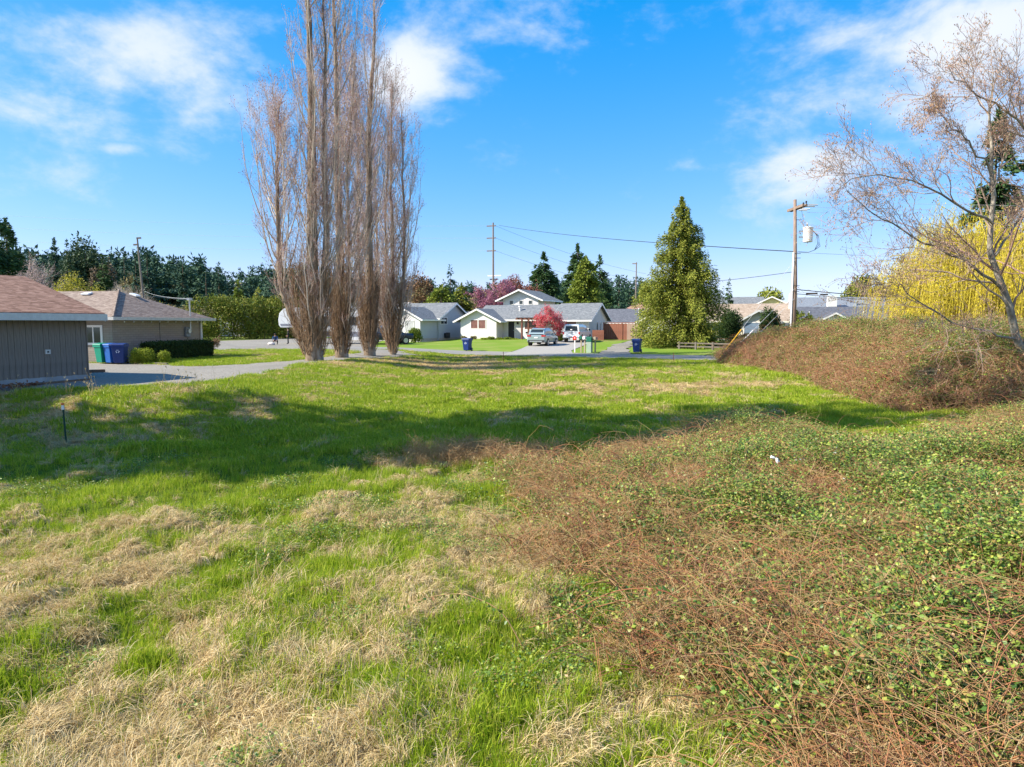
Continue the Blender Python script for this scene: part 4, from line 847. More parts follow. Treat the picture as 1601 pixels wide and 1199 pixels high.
BL = (.008, .03, .15)
def near(px, Y): x = XX(px, Y); return (x, Y, G(x, Y) + .05)
make_bin('blue_bin', near(730.5, 58.6), -TH25, BL, 'blue wheelie bin standing alone at the lawn edge before the white gable')
make_bin('blue_bin', near(996.5, 54.0), -TH25, BL, 'blue wheelie bin by the street between grassy track and big spruce')
make_bin('green_bin', near(160, 36.9), R(-28), (.0, .20, .13), 'green wheelie bin leftmost of the three at the tan house corner', 'bins by the tan house', False)
make_bin('blue_bin', near(174, 36.7), R(-30), (.01, .09, .34), 'bright blue wheelie bin in the middle of the three at the tan house corner', 'bins by the tan house', False)
make_bin('blue_bin', near(185.5, 36.4), R(10), (.01, .035, .16), 'dark blue wheelie bin rightmost of the three at the tan house corner', 'bins by the tan house')

# ------------------------------------------------------------------ vehicles (local: x right, y forward)
def wheel(root, x, y, r, w, rimm):
    b = PB(); n = 20; sg = 1 if x > 0 else -1
    b.prism([(y + r * math.cos(a), r + r * math.sin(a)) for a in np.linspace(0, 2 * math.pi, n + 1)[:-1]], 'x', x - w / 2, x + w / 2); t = b.obj('wheel', m_dark, root, .02)
    b = PB(); b.prism([(y + r * .62 * math.cos(a), r + r * .62 * math.sin(a)) for a in np.linspace(0, 2 * math.pi, n + 1)[:-1]], 'x', min(x + sg * (w / 2 + .001), x + sg * (w / 2 + .012)), max(x + sg * (w / 2 + .001), x + sg * (w / 2 + .012))); b.obj('rim', rimm, t)
def paint(name, c, metal=.3): 
    m, nt, b = node_mat(name); b.inputs['Base Color'].default_value = (*c, 1); b.inputs['Roughness'].default_value = .28; b.inputs['Metallic'].default_value = metal; b.inputs['Coat Weight'].default_value = .6; b.inputs['Coat Roughness'].default_value = .05; return m
m_red = M('red lamp lens', (.45, .02, .02), rough=.2, spec=.6); m_plastic = M('black trim plastic', (.035, .037, .04), rough=.55)
m_rim = M('alloy rim', (.5, .52, .55), rough=.3, metal=.6)
def station(secs):                                # loft of rounded sections: (y, half width, z low, z high, shoulder inset)
    V = []; n = 10
    for (y, hw, z0, z1, ins) in secs:
        h = z1 - z0; p = [(-hw * .94, z0), (-hw, z0 + h * .18), (-hw, z0 + h * .62), (-hw + ins * .5, z0 + h * .86), (-hw + ins, z1), (hw - ins, z1), (hw - ins * .5, z0 + h * .86), (hw, z0 + h * .62), (hw, z0 + h * .18), (hw * .94, z0)]
        V += [(x, y, z) for x, z in p]
    Fq = []
    for i in range(len(secs) - 1):
        for j in range(n): k = (j + 1) % n; Fq.append((i * n + j, i * n + k, (i + 1) * n + k, (i + 1) * n + j))
    Fq.append(tuple(range(n))); Fq.append(tuple((len(secs) - 1) * n + j for j in reversed(range(n))))
    b = PB(); b.v = V; b.f = Fq; return b
def suv():
    o = at(838, 540, 64.0); root = empty('suv', (o.x, o.y, G(o.x, o.y) + .06), -R(20), 'silver-green SUV parked on the driveway in front of the pergola', 'car')
    pm = paint('silver green paint', (.36, .44, .45))
    b = station([(0.0, .80, .42, .95, .03), (.06, .90, .36, 1.02, .04), (.5, .92, .34, 1.05, .05), (3.2, .92, .34, 1.03, .06), (3.5, .92, .34, 1.00, .08), (4.35, .88, .36, .90, .12), (4.58, .74, .42, .78, .1)]); b.obj('body', pm, root, smooth=False)
    b = station([(.10, .80, .98, 1.16, .03), (.42, .80, 1.0, 1.56, .14), (.9, .80, 1.0, 1.66, .16), (2.2, .80, 1.0, 1.67, .16), (2.8, .80, 1.0, 1.58, .16), (3.5, .82, .96, 1.02, .05)]); b.obj('cabin', pm, root)
    b = PB(); b.hexa([(-.68, .06, 1.08), (.68, .06, 1.08), (.68, .12, 1.08), (-.68, .12, 1.08), (-.58, .345, 1.50), (.58, .345, 1.50), (.6, .40, 1.50), (-.6, .40, 1.50)]); b.obj('rear_window', m_glass, root)
    for sg in (-1, 1):
        for (y0, y1, t0, t1) in ((.72, 1.55, .95, 1.52), (1.62, 2.45, 1.60, 2.30), (2.52, 3.05, 2.38, 2.60)):
            X0, X1 = .815 * sg, .69 * sg; e = .012 * sg; b = PB(); b.hexa([(X0, y0, 1.10), (X0 + e, y0, 1.10), (X0 + e, y1, 1.10), (X0, y1, 1.10), (X1, t0, 1.50), (X1 + e, t0, 1.50), (X1 + e, t1, 1.50), (X1, t1, 1.50)]); b.obj('side_window', m_glass, root)
        b = PB(); b.box(min(sg * .52, sg * .905), max(sg * .52, sg * .905), -.025, .25, .90, 1.03); b.obj('tail_light', m_red, root, .015)
        b = PB(); b.box(min(sg * .94, sg * 1.10), max(sg * .94, sg * 1.10), 2.75, 2.9, 1.08, 1.22); b.obj('mirror', pm, root, .03)
        for y in (.85, 3.55):
            b = PB(); b.prism([(y + .42 * math.cos(a), .34 + .42 * math.sin(a)) for a in np.linspace(0, 2 * math.pi, 17)[:-1]], 'x', min(sg * .90, sg * .93), max(sg * .90, sg * .93)); b.obj('wheel_arch', m_plastic, root)
            wheel(root, sg * .83, y, .35, .23, m_rim)
        b = PB(); b.box(min(sg * .56, sg * .60), max(sg * .56, sg * .60), .9, 2.3, 1.66, 1.71); b.obj('roof_rail', m_rim, root, .01)
    b = PB(); b.box(-.82, .82, -.07, .12, .34, .58); b.obj('rear_bumper', m_plastic, root, .03)
    b = PB(); b.box(-.6, .6, -.085, -.065, .40, .50); b.obj('skid_plate', m_rim, root)
    b = PB(); b.box(-.17, .17, -.03, -.005, .74, .86); b.obj('number_plate', m_white, root)
    b = PB(); b.box(-.62, .62, .28, .50, 1.555, 1.60); b.obj('spoiler', pm, root, .01)
def pickup():
    o = at(893, 536, 70.0); root = empty('pickup_truck', (o.x, o.y, G(o.x, o.y) + .06), -R(20), 'white pickup truck with canopy over the bed parked right of the SUV', 'pickup truck')
    pm = paint('white vehicle paint', (.75, .76, .77), .0)
    b = station([(0.0, .86, .58, 1.12, .02), (.05, .89, .52, 1.14, .03), (2.1, .90, .50, 1.14, .04), (4.1, .90, .50, 1.14, .06), (5.1, .87, .52, 1.04, .12), (5.3, .78, .58, .92, .1)]); b.obj('body', pm, root)
    b = station([(.02, .82, 1.13, 1.20, .02), (.16, .82, 1.13, 1.80, .12), (.4, .82, 1.13, 1.86, .14), (2.02, .82, 1.13, 1.86, .14)]); b.obj('canopy', pm, root)
    b = station([(2.06, .82, 1.1, 1.70, .12), (2.5, .82, 1.1, 1.80, .16), (3.3, .82, 1.1, 1.76, .16), (4.05, .84, 1.08, 1.16, .05)]); b.obj('cabin', pm, root)
    b = PB(); b.hexa([(-.66, -.015, 1.20), (.66, -.015, 1.20), (.66, .1, 1.2), (-.66, .1, 1.2), (-.58, .115, 1.68), (.58, .115, 1.68), (.58, .2, 1.68), (-.58, .2, 1.68)]); b.obj('rear_window', m_glass, root)
    for sg in (-1, 1):
        for (y0, y1, t0, t1, zt) in ((.3, 1.05, .35, 1.05, 1.70), (1.12, 1.9, 1.12, 1.9, 1.70), (2.3, 2.9, 2.45, 2.9, 1.66), (2.98, 3.7, 2.98, 3.25, 1.66)):
            X0, X1 = .832 * sg, .72 * sg; e = .012 * sg; b = PB(); b.hexa([(X0, y0, 1.24), (X0 + e, y0, 1.24), (X0 + e, y1, 1.24), (X0, y1, 1.24), (X1, t0, zt), (X1 + e, t0, zt), (X1 + e, t1, zt), (X1, t1, zt)]); b.obj('side_window', m_glass, root)
        b = PB(); b.box(min(sg * .76, sg * .90), max(sg * .76, sg * .90), -.03, .06, .84, 1.08); b.obj('tail_light', m_red, root, .012)
        b = PB(); b.box(min(sg * .93, sg * 1.12), max(sg * .93, sg * 1.12), 3.5, 3.65, 1.18, 1.38); b.obj('mirror', m_plastic, root, .03)
        for y in (1.0, 4.45):
            b = PB(); b.prism([(y + .44 * math.cos(a), .40 + .44 * math.sin(a)) for a in np.linspace(0, 2 * math.pi, 17)[:-1]], 'x', min(sg * .885, sg * .912), max(sg * .885, sg * .912)); b.obj('wheel_arch', m_plastic, root)
            wheel(root, sg * .80, y, .38, .25, m_rim)
    b = PB(); b.box(-.86, .86, -.16, .02, .46, .60); b.obj('rear_bumper', m_rim, root, .03)
    b = PB(); b.box(-.17, .17, -.18, -.165, .50, .59); b.obj('number_plate', m_redrefl, root)
    b = PB(); b.box(-.16, .16, -.02, -.002, .96, 1.03); b.obj('tailgate_handle', m_plastic, root)
    b = PB(); b.box(-.1, .1, -.03, -.012, 1.27, 1.37); b.obj('sticker', m_white, root)
suv(); pickup()
# fifth wheel trailer with the nose to the left, behind the poplars
o = at(436, 536, 74); root = empty('camper_trailer', (o.x, o.y, 1.15), R(-8), 'large white and grey fifth-wheel camper trailer parked behind the first poplars', 'trailer')
m_rv = M('camper shell', (.66, .67, .70), (.72, .73, .75), scale=1.5, rough=.35, spec=.5); m_rvd = M('camper grey band', (.20, .21, .26), rough=.4)
prof = [(0.25, 1.75), (.05, 2.0), (.0, 2.6), (.15, 3.3), (.6, 3.75), (1.3, 3.9), (9.6, 3.9), (9.8, 3.7), (9.8, .75), (3.1, .75), (2.9, 1.75)]
b = PB(); b.prism([(x, z) for x, z in prof], 'y', 0, 2.5); b.obj('shell', m_rv, root, .05)
b = PB(); b.prism([(.3, 1.9), (2.6, 1.9), (2.6, 2.15), (.2, 2.15)], 'y', -.012, -.004); b.prism([(2.5, 2.3), (2.9, 2.3), (3.7, 3.7), (2.7, 3.7)], 'y', -.012, -.004); b.prism([(3.2, .8), (9.7, .8), (9.7, 1.3), (3.2, 1.3)], 'y', -.012, -.004); b.obj('stripe', m_rvd, root)
for x in (3.9, 5.9, 8.0): window(root, 'front', x, 2.1, .9, .7, 0, bars=(0, 0), frame=m_dark)
b = PB(); b.box(4.2, 7.2, -.35, -.02, 1.35, 3.4); b.obj('slide_out', m_rv, root, .03); window(root, 'front', 4.7, 2.0, 1.5, .8, -.35, bars=(1, 0), frame=m_dark)
for x in (3.0, 6.5): b = PB(); b.box(x, x + 1.2, .8, 1.8, 3.92, 4.2); b.obj('roof_air_unit', m_white, root, .08)
for x in (6.6, 7.6): wheel(root, .12, 0, .38, .24, m_rim) if False else None
for x in (6.4, 7.4):
    b = PB(); b.prism([(x + .38 * math.cos(a), .38 + .38 * math.sin(a)) for a in np.linspace(0, 6.283, 17)[:-1]], 'y', -.05, .2); w = b.obj('wheel', m_dark, root, .02); b = PB(); b.prism([(x + .2 * math.cos(a), .38 + .2 * math.sin(a)) for a in np.linspace(0, 6.283, 13)[:-1]], 'y', -.07, -.052); b.obj('rim', m_rim, w)
for x in (2.2, 9.2): b = PB(); b.box(x, x + .1, .3, .4, 0, 1.8 if x < 3 else .8); b.obj('landing_leg', m_steel, root)
# dark pickup at the end of the lane
o = at(566, 536, 70); root = empty('dark_pickup', (o.x, o.y, G(o.x, o.y) + .05), R(-60), 'dark blue pickup truck half hidden between the second and third poplars', 'pickup truck'); pm = paint('dark blue paint', (.02, .03, .06))
b = station([(0, .88, .55, 1.2, .03), (2, .92, .5, 1.22, .04), (4.2, .92, .5, 1.2, .05), (5.3, .86, .55, 1.1, .12)]); b.obj('body', pm, root); b = station([(2.0, .84, 1.18, 1.8, .12), (2.4, .84, 1.18, 1.9, .16), (3.4, .84, 1.18, 1.86, .16), (4.2, .86, 1.15, 1.22, .05)]); b.obj('cabin', pm, root)
for sg in (-1, 1):
    b = PB(); X0, X1 = .852 * sg, .73 * sg; e = .012 * sg; b.hexa([(X0, 2.3, 1.28), (X0 + e, 2.3, 1.28), (X0 + e, 3.8, 1.28), (X0, 3.8, 1.28), (X1, 2.45, 1.74), (X1 + e, 2.45, 1.74), (X1 + e, 3.3, 1.74), (X1, 3.3, 1.74)]); b.obj('side_window', m_glass, root)
    for y in (1, 4.4): wheel(root, sg * .83, y, .4, .25, m_rim)
o = at(590, 533, 74); root = empty('white_car', (o.x, o.y, G(o.x, o.y) + .05), R(-30), 'white car with red tail lights glimpsed left of the blue-shaded house', 'car'); pm = bpy.data.materials['white vehicle paint']
b = station([(0, .8, .42, .92, .03), (.2, .88, .36, .98, .04), (3.2, .88, .36, .98, .06), (4.4, .8, .4, .8, .1)]); b.obj('body', pm, root); b = station([(.4, .76, .95, 1.05, .03), (.9, .76, .95, 1.40, .14), (2.3, .76, .95, 1.44, .16), (3.1, .78, .93, 1.0, .05)]); b.obj('cabin', m_glass, root)
for sg in (-1, 1):
    b = PB(); b.box(min(sg * .5, sg * .84), max(sg * .5, sg * .84), -.03, .2, .74, .88); b.obj('tail_light', m_red, root)
    for y in (.8, 3.5): wheel(root, sg * .8, y, .32, .2, m_rim)

# ------------------------------------------------------------------ mailboxes, marker, stakes
m_green = M('green mailbox', (.02, .14, .09), rough=.5); m_post = M('bare post timber', (.36, .30, .22), rough=.9)
m0 = near(899, 55.5)
root = empty('road_marker', m0, -TH25, 'short white stake with round red reflector beside the driveway', 'marker'); b = PB(); b.box(-.04, .04, -.03, .03, -.1, 1.0); b.obj('post', m_white, root)
b = PB(); b.prism([(.17 * math.cos(a), 1.15 + .17 * math.sin(a)) for a in np.linspace(0, 6.283, 17)[:-1]], 'y', -.05, -.032); b.obj('reflector', M('red reflector', (.6, .03, .02), rough=.3), root); b = PB(); b.prism([(.05 * math.cos(a), 1.15 + .05 * math.sin(a)) for a in np.linspace(0, 6.283, 9)[:-1]], 'y', -.056, -.0515); b.obj('centre', m_white, root)
def mailbox(px, Y, mat, label, z=1.05):
    l = near(px, Y); root = empty('mailbox', l, -TH25, label, 'mailbox', 'roadside mailboxes'); b = PB(); b.box(-.05, .05, -.05, .05, -.1, z); b.obj('post', m_post, root)
    b = PB(); b.prism([(-.12, z), (.12, z), (.12, z + .16)] + [(.12 * math.cos(a), z + .16 + .1 * math.sin(a)) for a in np.linspace(.3, 2.84, 6)] + [(-.12, z + .16)], 'y', -.25, .25); bo = b.obj('box', mat, root); b = PB(); b.box(.125, .14, -.1, -.06, z + .1, z + .3); b.obj('flag', m_red, bo)
    b = PB(); b.box(-.10, .10, -.262, -.252, z + .02, z + .19); b.obj('door', mat, bo)
mailbox(909, 55.4, m_green, 'green mailbox immediately right of the red reflector stake')
mailbox(914.5, 55.2, m_white, 'white mailbox between the two green roadside boxes')
mailbox(931, 55.0, m_post, 'wooden brown newspaper box rightmost of the roadside boxes', 1.0)
l = near(922, 55); root = empty('utility_box', l, -TH25, 'pale green utility pedestal standing among the roadside mailboxes', 'utility box')
b = PB(); b.box(-.2, .2, -.2, .2, -.1, .85); b.obj('cabinet', M('pale green metal', (.30, .38, .30), rough=.6), root, .02); b = PB(); b.box(-.22, .22, -.22, .22, .85, 1.25); b.obj('cap', m_green, root, .03)
def stake(name, px, py, Y, h, mat, label, tip=None, r=.02, lean=(0, 0)):
    x = at(px, py, Y).x; root = empty(name, (x, Y, G(x, Y)), 0, label, 'stake'); root.rotation_euler = (lean[1], lean[0], 0)
    b = PB(); b.box(-r, r, -r * .5, r * .5, -.1, h); b.box(-r * .25, r * .25, -r * 1.6, -r * .5, -.1, h); b.obj('stem', mat, root)
    if tip: b = PB(); b.box(-r * 1.05, r * 1.05, -r * 1.7, r * .6, h - .1, h + .02); t = b.obj('painted_top', tip, root); b = PB(); b.box(-r * 1.4, r * 1.4, -r * 1.8, r * .7, h + .022, h + .08); b.obj('cap', M('orange cap', (.6, .16, .03), rough=.5), t)
    return root
stake('fence_stake', 103, 683, 18.3, 1.05, M('dark green steel', (.03, .07, .045), rough=.6), 'green steel fence stake with white tip standing in the shaded grass at left', m_white, .022, (-.03, 0))
stake('survey_stake', 787, 563, 47, .75, m_brown, 'thin brown stake at the field edge below the blue bin', None, .02)
stake('survey_stake', 1053, 564, 46, .6, m_brown, 'thin stake at the field edge below the big spruce', None, .02)

# ------------------------------------------------------------------ utility poles and wires
m_pole = M('weathered pole timber', (.20, .14, .105), (.32, .23, .18), scale=5, rough=.9, bump=.3, stretch=(3, 3, .5)); m_wire = M('black wire', (.03, .03, .035), rough=.6); m_yel = M('yellow guy guard', (.65, .36, .02), rough=.5); m_gal = M('galvanised strand', (.45, .46, .48), rough=.5)
m_polef = M('distant pole timber', (.20, .16, .14), (.27, .22, .19), rough=.9)
PX, PY = 19.75, 48.0; PZ = G(PX, PY)
root = empty('utility_pole', (PX, PY, PZ), R(-6), 'tall brown wooden utility pole with white transformer rising behind the bramble thicket', 'utility pole')
b = PB(); b.tube([(0, 0, -.3), (.0, 0, 5), (-.22, 0, 10.9)], .155, 10, .105); b.obj('pole', m_pole, root, smooth=True)
ca = empty('tmp', (0, 0, 0), 0, None, None); COL.objects.unlink(ca); bpy.data.objects.remove(ca)
b = PB(); b.box(.03, .15, -1.2, 1.2, 10.25, 10.42); b.box(.26, .38, -1.2, 1.2, 10.25, 10.42); c_ = b.obj('crossarm', m_pole, root); c_.rotation_euler = (0, 0, R(8)); c_.location.x = -.26
for y in (-1.1, -.5, .5, 1.1):
    b = PB(); b.lathe([(.03, 10.42), (.03, 10.48), (.07, 10.5), (.05, 10.54), (.07, 10.57), (.03, 10.62)], .2, y, 8); b.obj('insulator', m_dark, root)
    b = PB(); b.tube([(.35, y, 10.36), (.95, y, 10.34)], .045, 6); b.obj('dead_end', m_white if y > 0 else m_gal, root)
b = PB(); b.lathe([(.0, 8.0), (.30, 8.0), (.32, 8.05), (.32, 8.9), (.34, 8.92), (.34, 9.0), (.1, 9.08), (0, 9.08)], .72, 0, 16); tr = b.obj('transformer', m_white, root, smooth=False)
b = PB(); b.lathe([(.03, 9.05), (.06, 9.1), (.04, 9.16), (.06, 9.2), (.03, 9.34)], .66, 0, 8); b.tube([(.66, 0, 9.3), (.4, .1, 9.6), (.3, .2, 10.2)], .012, 4); b.obj('bushing', m_gal, tr)
b = PB(); b.box(.14, .42, -.05, .05, 8.3, 8.4); b.box(.14, .42, -.05, .05, 8.7, 8.8); b.obj('bracket', m_steel, tr)
b = PB()
for k in range(3): b.tube([(1.05, -.1 + .1 * k, 8.75), (1.30 + .06 * k, 0, 8.45), (1.40 + .08 * k, 0, 7.9 - .1 * k), (1.2, 0, 7.45), (.8, 0, 7.30), (.12, 0, 7.35)], .018, 5)
b.obj('cable_loops', m_wire, root)
b = PB(); b.tube([(-.24, -.05, -.2), (-.19, -.05, 7.3)], .07, 8); b.obj('conduit', m_white, root)
b = PB()
for z in (7.2, 6.9, 5.0, 4.6, 9.5): b.tube([(-.15, -.17, z), (.24, -.17, z)], .02, 5)
b.obj('hardware', m_dark, root)
b = PB(); b.box(.75, 1.5, -.06, .06, 4.40, 4.52); b.box(1.7, 2.2, -.05, .05, 4.34, 4.44); b.obj('splice_case', m_wire, root)
gz = gp(1127, 567)
def wire(name, a, b_, sag, r, mat, label, cat='wire', n=20, group=None):
    a = Vector(a); b_ = Vector(b_); P = []
    for i in range(n + 1): t = i / n; p = a.lerp(b_, t); p.z -= sag * 4 * t * (1 - t); P.append(p - a)
    q = PB(); q.tube(P, r, 4); o = q.obj(name, mat); o.location = a; return tagit(o, label, cat, group)
pt = lambda z: (PX + .05, PY, PZ + z)
for i, (ax, ay, z, gl, mt, lb) in enumerate([(gz[0] - .15, gz[1] + .5, 7.0, (.0, .30), m_yel, 'upper guy wire with yellow guard, leftmost of the three at the thicket end'), (gz[0], gz[1], 4.9, (.02, .42), m_white, 'guy wire with white guard, middle of the three at the thicket end'), (gz[0] + .5, gz[1] - .2, 4.2, (.05, .40), m_yel, 'low guy wire with yellow guard, rightmost of the three at the thicket end')]):
    a = Vector((ax, ay, G(ax, ay))); e = Vector(pt(z)); root = empty('guy_wire', a, 0, lb, 'guy wire', 'guy wires of the utility pole'); d = e - a
    b = PB(); b.tube([(0, 0, 0), d * .5, d], .012, 4); b.obj('strand', m_gal, root); b = PB(); b.tube([d * gl[0], d * gl[1]], .035, 6); b.obj('guard', mt, root)
a = pt(7.35)
wire('wire', a, at(780, 352, 150), .5, .03, m_wire, 'black cable running left from the pole behind the big spruce at mid height', group='overhead wires')
wire('wire', pt(6.0), at(950, 440, 95), .6, .018, m_wire, 'lower thin cable running left from the pole to behind the spruce', group='overhead wires')
wire('wire', pt(4.75), (PX + 40, PY + 2, PZ + 4.6), .9, .028, m_wire, 'thicker cable running right from the pole at transformer drop level', group='overhead wires')
wire('wire', pt(4.45), (PX + 40, PY + 2, PZ + 4.1), .8, .02, m_wire, 'lowest cable running right from the pole, carrying black splice cases', group='overhead wires')
wire('wire', pt(7.3), (PX + 40, PY + 2, PZ + 7.2), .4, .010, m_gal, 'single thin grey cable running right below the transformer', group='overhead wires')
for i, z in enumerate((10.6, 10.4, 10.2)): wire('wire', (PX + 1, PY - 1 + i, PZ + z), (PX + 45, PY + 1 + i, PZ + z + .3), .3, .010, m_gal, ['topmost pale conductor running right from the crossarm', 'middle pale conductor running right from the crossarm', 'lowest pale conductor running right from the crossarm'][i], group='overhead wires')
# far poles
def far_pole(px, ytop, ybase, Y, r, label, arms, rz=R(-20), insul=True):
    top = at(px, ytop, Y); base_z = at(px, ybase, Y).z; root = empty('utility_pole', (top.x, Y, G(top.x, Y)), rz, label, 'utility pole', 'distant utility poles'); h = top.z - G(top.x, Y)
    b = PB(); b.tube([(0, 0, -.3), (0, 0, h)], r, 7, r * .6); b.obj('pole', m_polef, root)
    for (yy, w0, w1, mt) in arms:
        z = at(px, yy, Y).z - G(top.x, Y); b = PB(); b.box(-w0, w1, -.1, .1, z - .12, z + .12); a_ = b.obj('crossarm', mt, root)
    return top, root, h
t1, r1, h1 = far_pole(771, 348, 460, 150, .28, 'tall slim pole with three short arms rising behind the pink plum tree', [(353, 1.5, .6, m_polef), (372, 1.5, .6, m_polef), (392, 1.5, .6, m_polef), (431, 1.3, 1.9, m_white), (436.5, .8, 1.0, m_dark)])
t2, r2, h2 = far_pole(223, 371, 470, 110, .20, 'leaning wooden pole above the tan house roof at left', [(372, .1, .6, m_polef), (382, .7, .1, m_polef)])
r2.rotation_euler = (0, R(-3.2), 0)
t3, r3, h3 = far_pole(995, 410, 485, 170, .22, 'thin distant pole left of the big spruce above the brown roof', [(412, 1, .2, m_polef), (474, 2, 2, m_polef)])
for i, yy in enumerate((353, 372, 392)):
    p = at(775, yy, 150); wire('wire', p, at(1010, yy + 75 - i * 6, 190), 1.0, .022, m_wire, ['highest thin line from the slim pole toward the spruce', 'middle thin line from the slim pole toward the spruce', 'lowest thin line from the slim pole toward the spruce'][i], group='overhead wires')
    wire('wire', at(760, yy, 150), at(-200, yy - 30, 190), 1.6, .016, m_gal, ['highest pale line crossing the sky left of the slim pole', 'middle pale line crossing the sky left of the slim pole', 'lowest pale line crossing the sky left of the slim pole'][i], group='overhead wires')
mast = Vector((hc[0], hc[1], 1.14)) + Matrix.Rotation(R(-10), 3, 'Z') @ Vector((.25, 6.4, 3.75))
wire('wire', mast, at(226, 455, 110), .25, .014, m_gal, 'service cable from the tan house mast to the leaning pole', group='overhead wires')
wire('wire', at(226, 462, 110), at(640, 490, 120), .5, .016, m_gal, 'sagging cable above the laurel hedge', group='overhead wires')

# ------------------------------------------------------------------ people
m_skin = M('skin', (.45, .27, .19), rough=.6); m_navy = M('navy cloth', (.03, .07, .18), rough=.9); m_blk = M('black cloth', (.02, .02, .025), rough=.9); m_hair = M('dark hair', (.03, .02, .015), rough=.7)
def skin_body(name, joints, edges, mat, parent, rootv=0, sub=2):
    me = bpy.data.meshes.new(name); me.from_pydata([j[:3] for j in joints], edges, []); o = link(name, me, mat, parent)
    sk = o.modifiers.new('skin', 'SKIN'); me.skin_vertices[0].data[rootv].use_root = True
    for i, j in enumerate(joints): me.skin_vertices[0].data[i].radius = (j[3], j[3] if len(j) < 5 else j[4])
    s = o.modifiers.new('sub', 'SUBSURF'); s.levels = s.render_levels = sub; sk.use_smooth_shade = True
    dg = bpy.context.evaluated_depsgraph_get(); ev = o.evaluated_get(dg); m2 = bpy.data.meshes.new_from_object(ev); o.modifiers.clear(); o.data = m2
    if mat and not m2.materials: m2.materials.append(mat)
    return o
def face(root, c, fwd, r=.105):
    f = Vector(fwd).normalized(); s = f.cross(Vector((0, 0, 1))).normalized(); c = Vector(c)
    b = PB()
    for q, w in ((c + f * r * .98 - Vector((0, 0, .01)), .014),): b.hexa([q + s * -w, q + s * w, q + s * w + f * .02, q + s * -w + f * .02, q + s * -w * .5 + Vector((0, 0, .04)), q + s * w * .5 + Vector((0, 0, .04)), q + s * w * .5 + Vector((0, 0, .04)) + f * .008, q - s * w * .5 + Vector((0, 0, .04)) + f * .008])
    b.obj('nose', m_skin, root)
    for sg in (-1, 1): b = PB(); q = c + f * r * .93 + s * .035 * sg + Vector((0, 0, .025)); b.lathe([(0, q.z - .01), (.011, q.z), (0, q.z + .01)], q.x, q.y, 6); b.obj('eye', m_dark, root)
    b = PB(); q = c + f * r * .95 - Vector((0, 0, .045)); b.hexa([q - s * .022, q + s * .022, q + s * .022 + f * .008, q - s * .022 + f * .008, q - s * .022 + Vector((0, 0, .01)), q + s * .022 + Vector((0, 0, .01)), q + s * .022 + f * .008 + Vector((0, 0, .01)), q - s * .022 + f * .008 + Vector((0, 0, .01))]); b.obj('mouth', m_red, root)
    nb = PB(); me = bpy.data.meshes.new('hair'); bm = bmesh.new(); bmesh.ops.create_uvsphere(bm, u_segments=12, v_segments=8, radius=r * 1.1, matrix=Matrix.Translation(c - f * .02 + Vector((0, 0, .035)))); bm.to_mesh(me); bm.free()
    # trim below the hairline at the face
    link('hair', me, m_hair, root)
def person(label, loc, rz, J, E, top, bottom, headc, fwd):
    root = empty('person', loc, rz, label, 'person')
    body = skin_body('body', J, E, m_skin, root)
    bm = bmesh.new(); bm.from_mesh(body.data); body.data.materials.clear()
    for m in (m_skin, top, bottom): body.data.materials.append(m)
    for f in bm.faces:
        c = f.calc_center_median(); f.material_index = J_region(c, J, E)
    bm.to_mesh(body.data); bm.free(); face(root, headc, fwd); return root
REG = {}
def J_region(c, J, E):
    best = None
    for (a, b) in E:
        A_, B_ = Vector(J[a][:3]), Vector(J[b][:3]); d = B_ - A_; t = max(0, min(1, (c - A_).dot(d) / (d.length_squared + 1e-9))); q = (c - A_ - d * t).length
        if best is None or q < best[0]: best = (q, REG.get((a, b), 0))
    return best[1]
def fingers(J, E, w, hand, d, side):              # four fingers and a thumb rooted in the palm
    d = Vector(d).normalized(); s = Vector(side).normalized(); h = Vector(hand)
    for k, l in enumerate((.07, .08, .075, .06)):
        p = h + s * (.028 * (k - 1.5)) + d * .03; i = len(J); J.append((*p, .010)); J.append((*(p + d * l * .6), .009)); J.append((*(p + d * l - Vector((0, 0, .012))), .007)); E += [(w, i), (i, i + 1), (i + 1, i + 2)]; REG[(w, i)] = REG[(i, i + 1)] = REG[(i + 1, i + 2)] = 0
    p = h - s * .045; i = len(J); J.append((*p, .012)); J.append((*(p - s * .02 + d * .05), .009)); E += [(w, i), (i, i + 1)]; REG[(w, i)] = REG[(i, i + 1)] = 0
# standing, dark clothes
J = [(0, 0, .95, .14, .11), (0, 0, 1.12, .13, .10), (0, .0, 1.32, .16, .11), (0, 0, 1.45, .09), (0, .02, 1.52, .05), (0, .03, 1.60, .085, .095), (0, .03, 1.68, .08, .09),
     (.10, 0, .88, .095), (.12, .02, .50, .06), (.13, -.02, .10, .042), (.13, .12, .04, .04, .03), (-.10, 0, .88, .095), (-.13, .04, .50, .06), (-.16, .06, .10, .042), (-.17, .20, .04, .04, .03),
     (.18, 0, 1.42, .055), (.24, -.02, 1.15, .042), (.22, .08, .92, .032), (.215, .12, .85, .035, .02), (-.18, 0, 1.42, .055), (-.24, .0, 1.15, .042), (-.20, .12, .95, .032), (-.19, .17, .90, .035, .02)]
E = [(0, 1), (1, 2), (2, 3), (3, 4), (4, 5), (5, 6), (0, 7), (7, 8), (8, 9), (9, 10), (0, 11), (11, 12), (12, 13), (13, 14), (2, 15), (15, 16), (16, 17), (17, 18), (2, 19), (19, 20), (20, 21), (21, 22)]
for e in E: REG[e] = {0: 0}.get(0)
for e in ((0, 1), (1, 2), (2, 3), (2, 15), (15, 16), (16, 17), (2, 19), (19, 20), (20, 21)): REG[e] = 1
for e in ((0, 7), (7, 8), (8, 9), (9, 10), (0, 11), (11, 12), (12, 13), (13, 14)): REG[e] = 2
fingers(J, E, 18, (.215, .12, .85), (0, .35, -1), (0, 1, .3)); fingers(J, E, 22, (-.19, .17, .90), (0, .5, -1), (0, 1, .3))
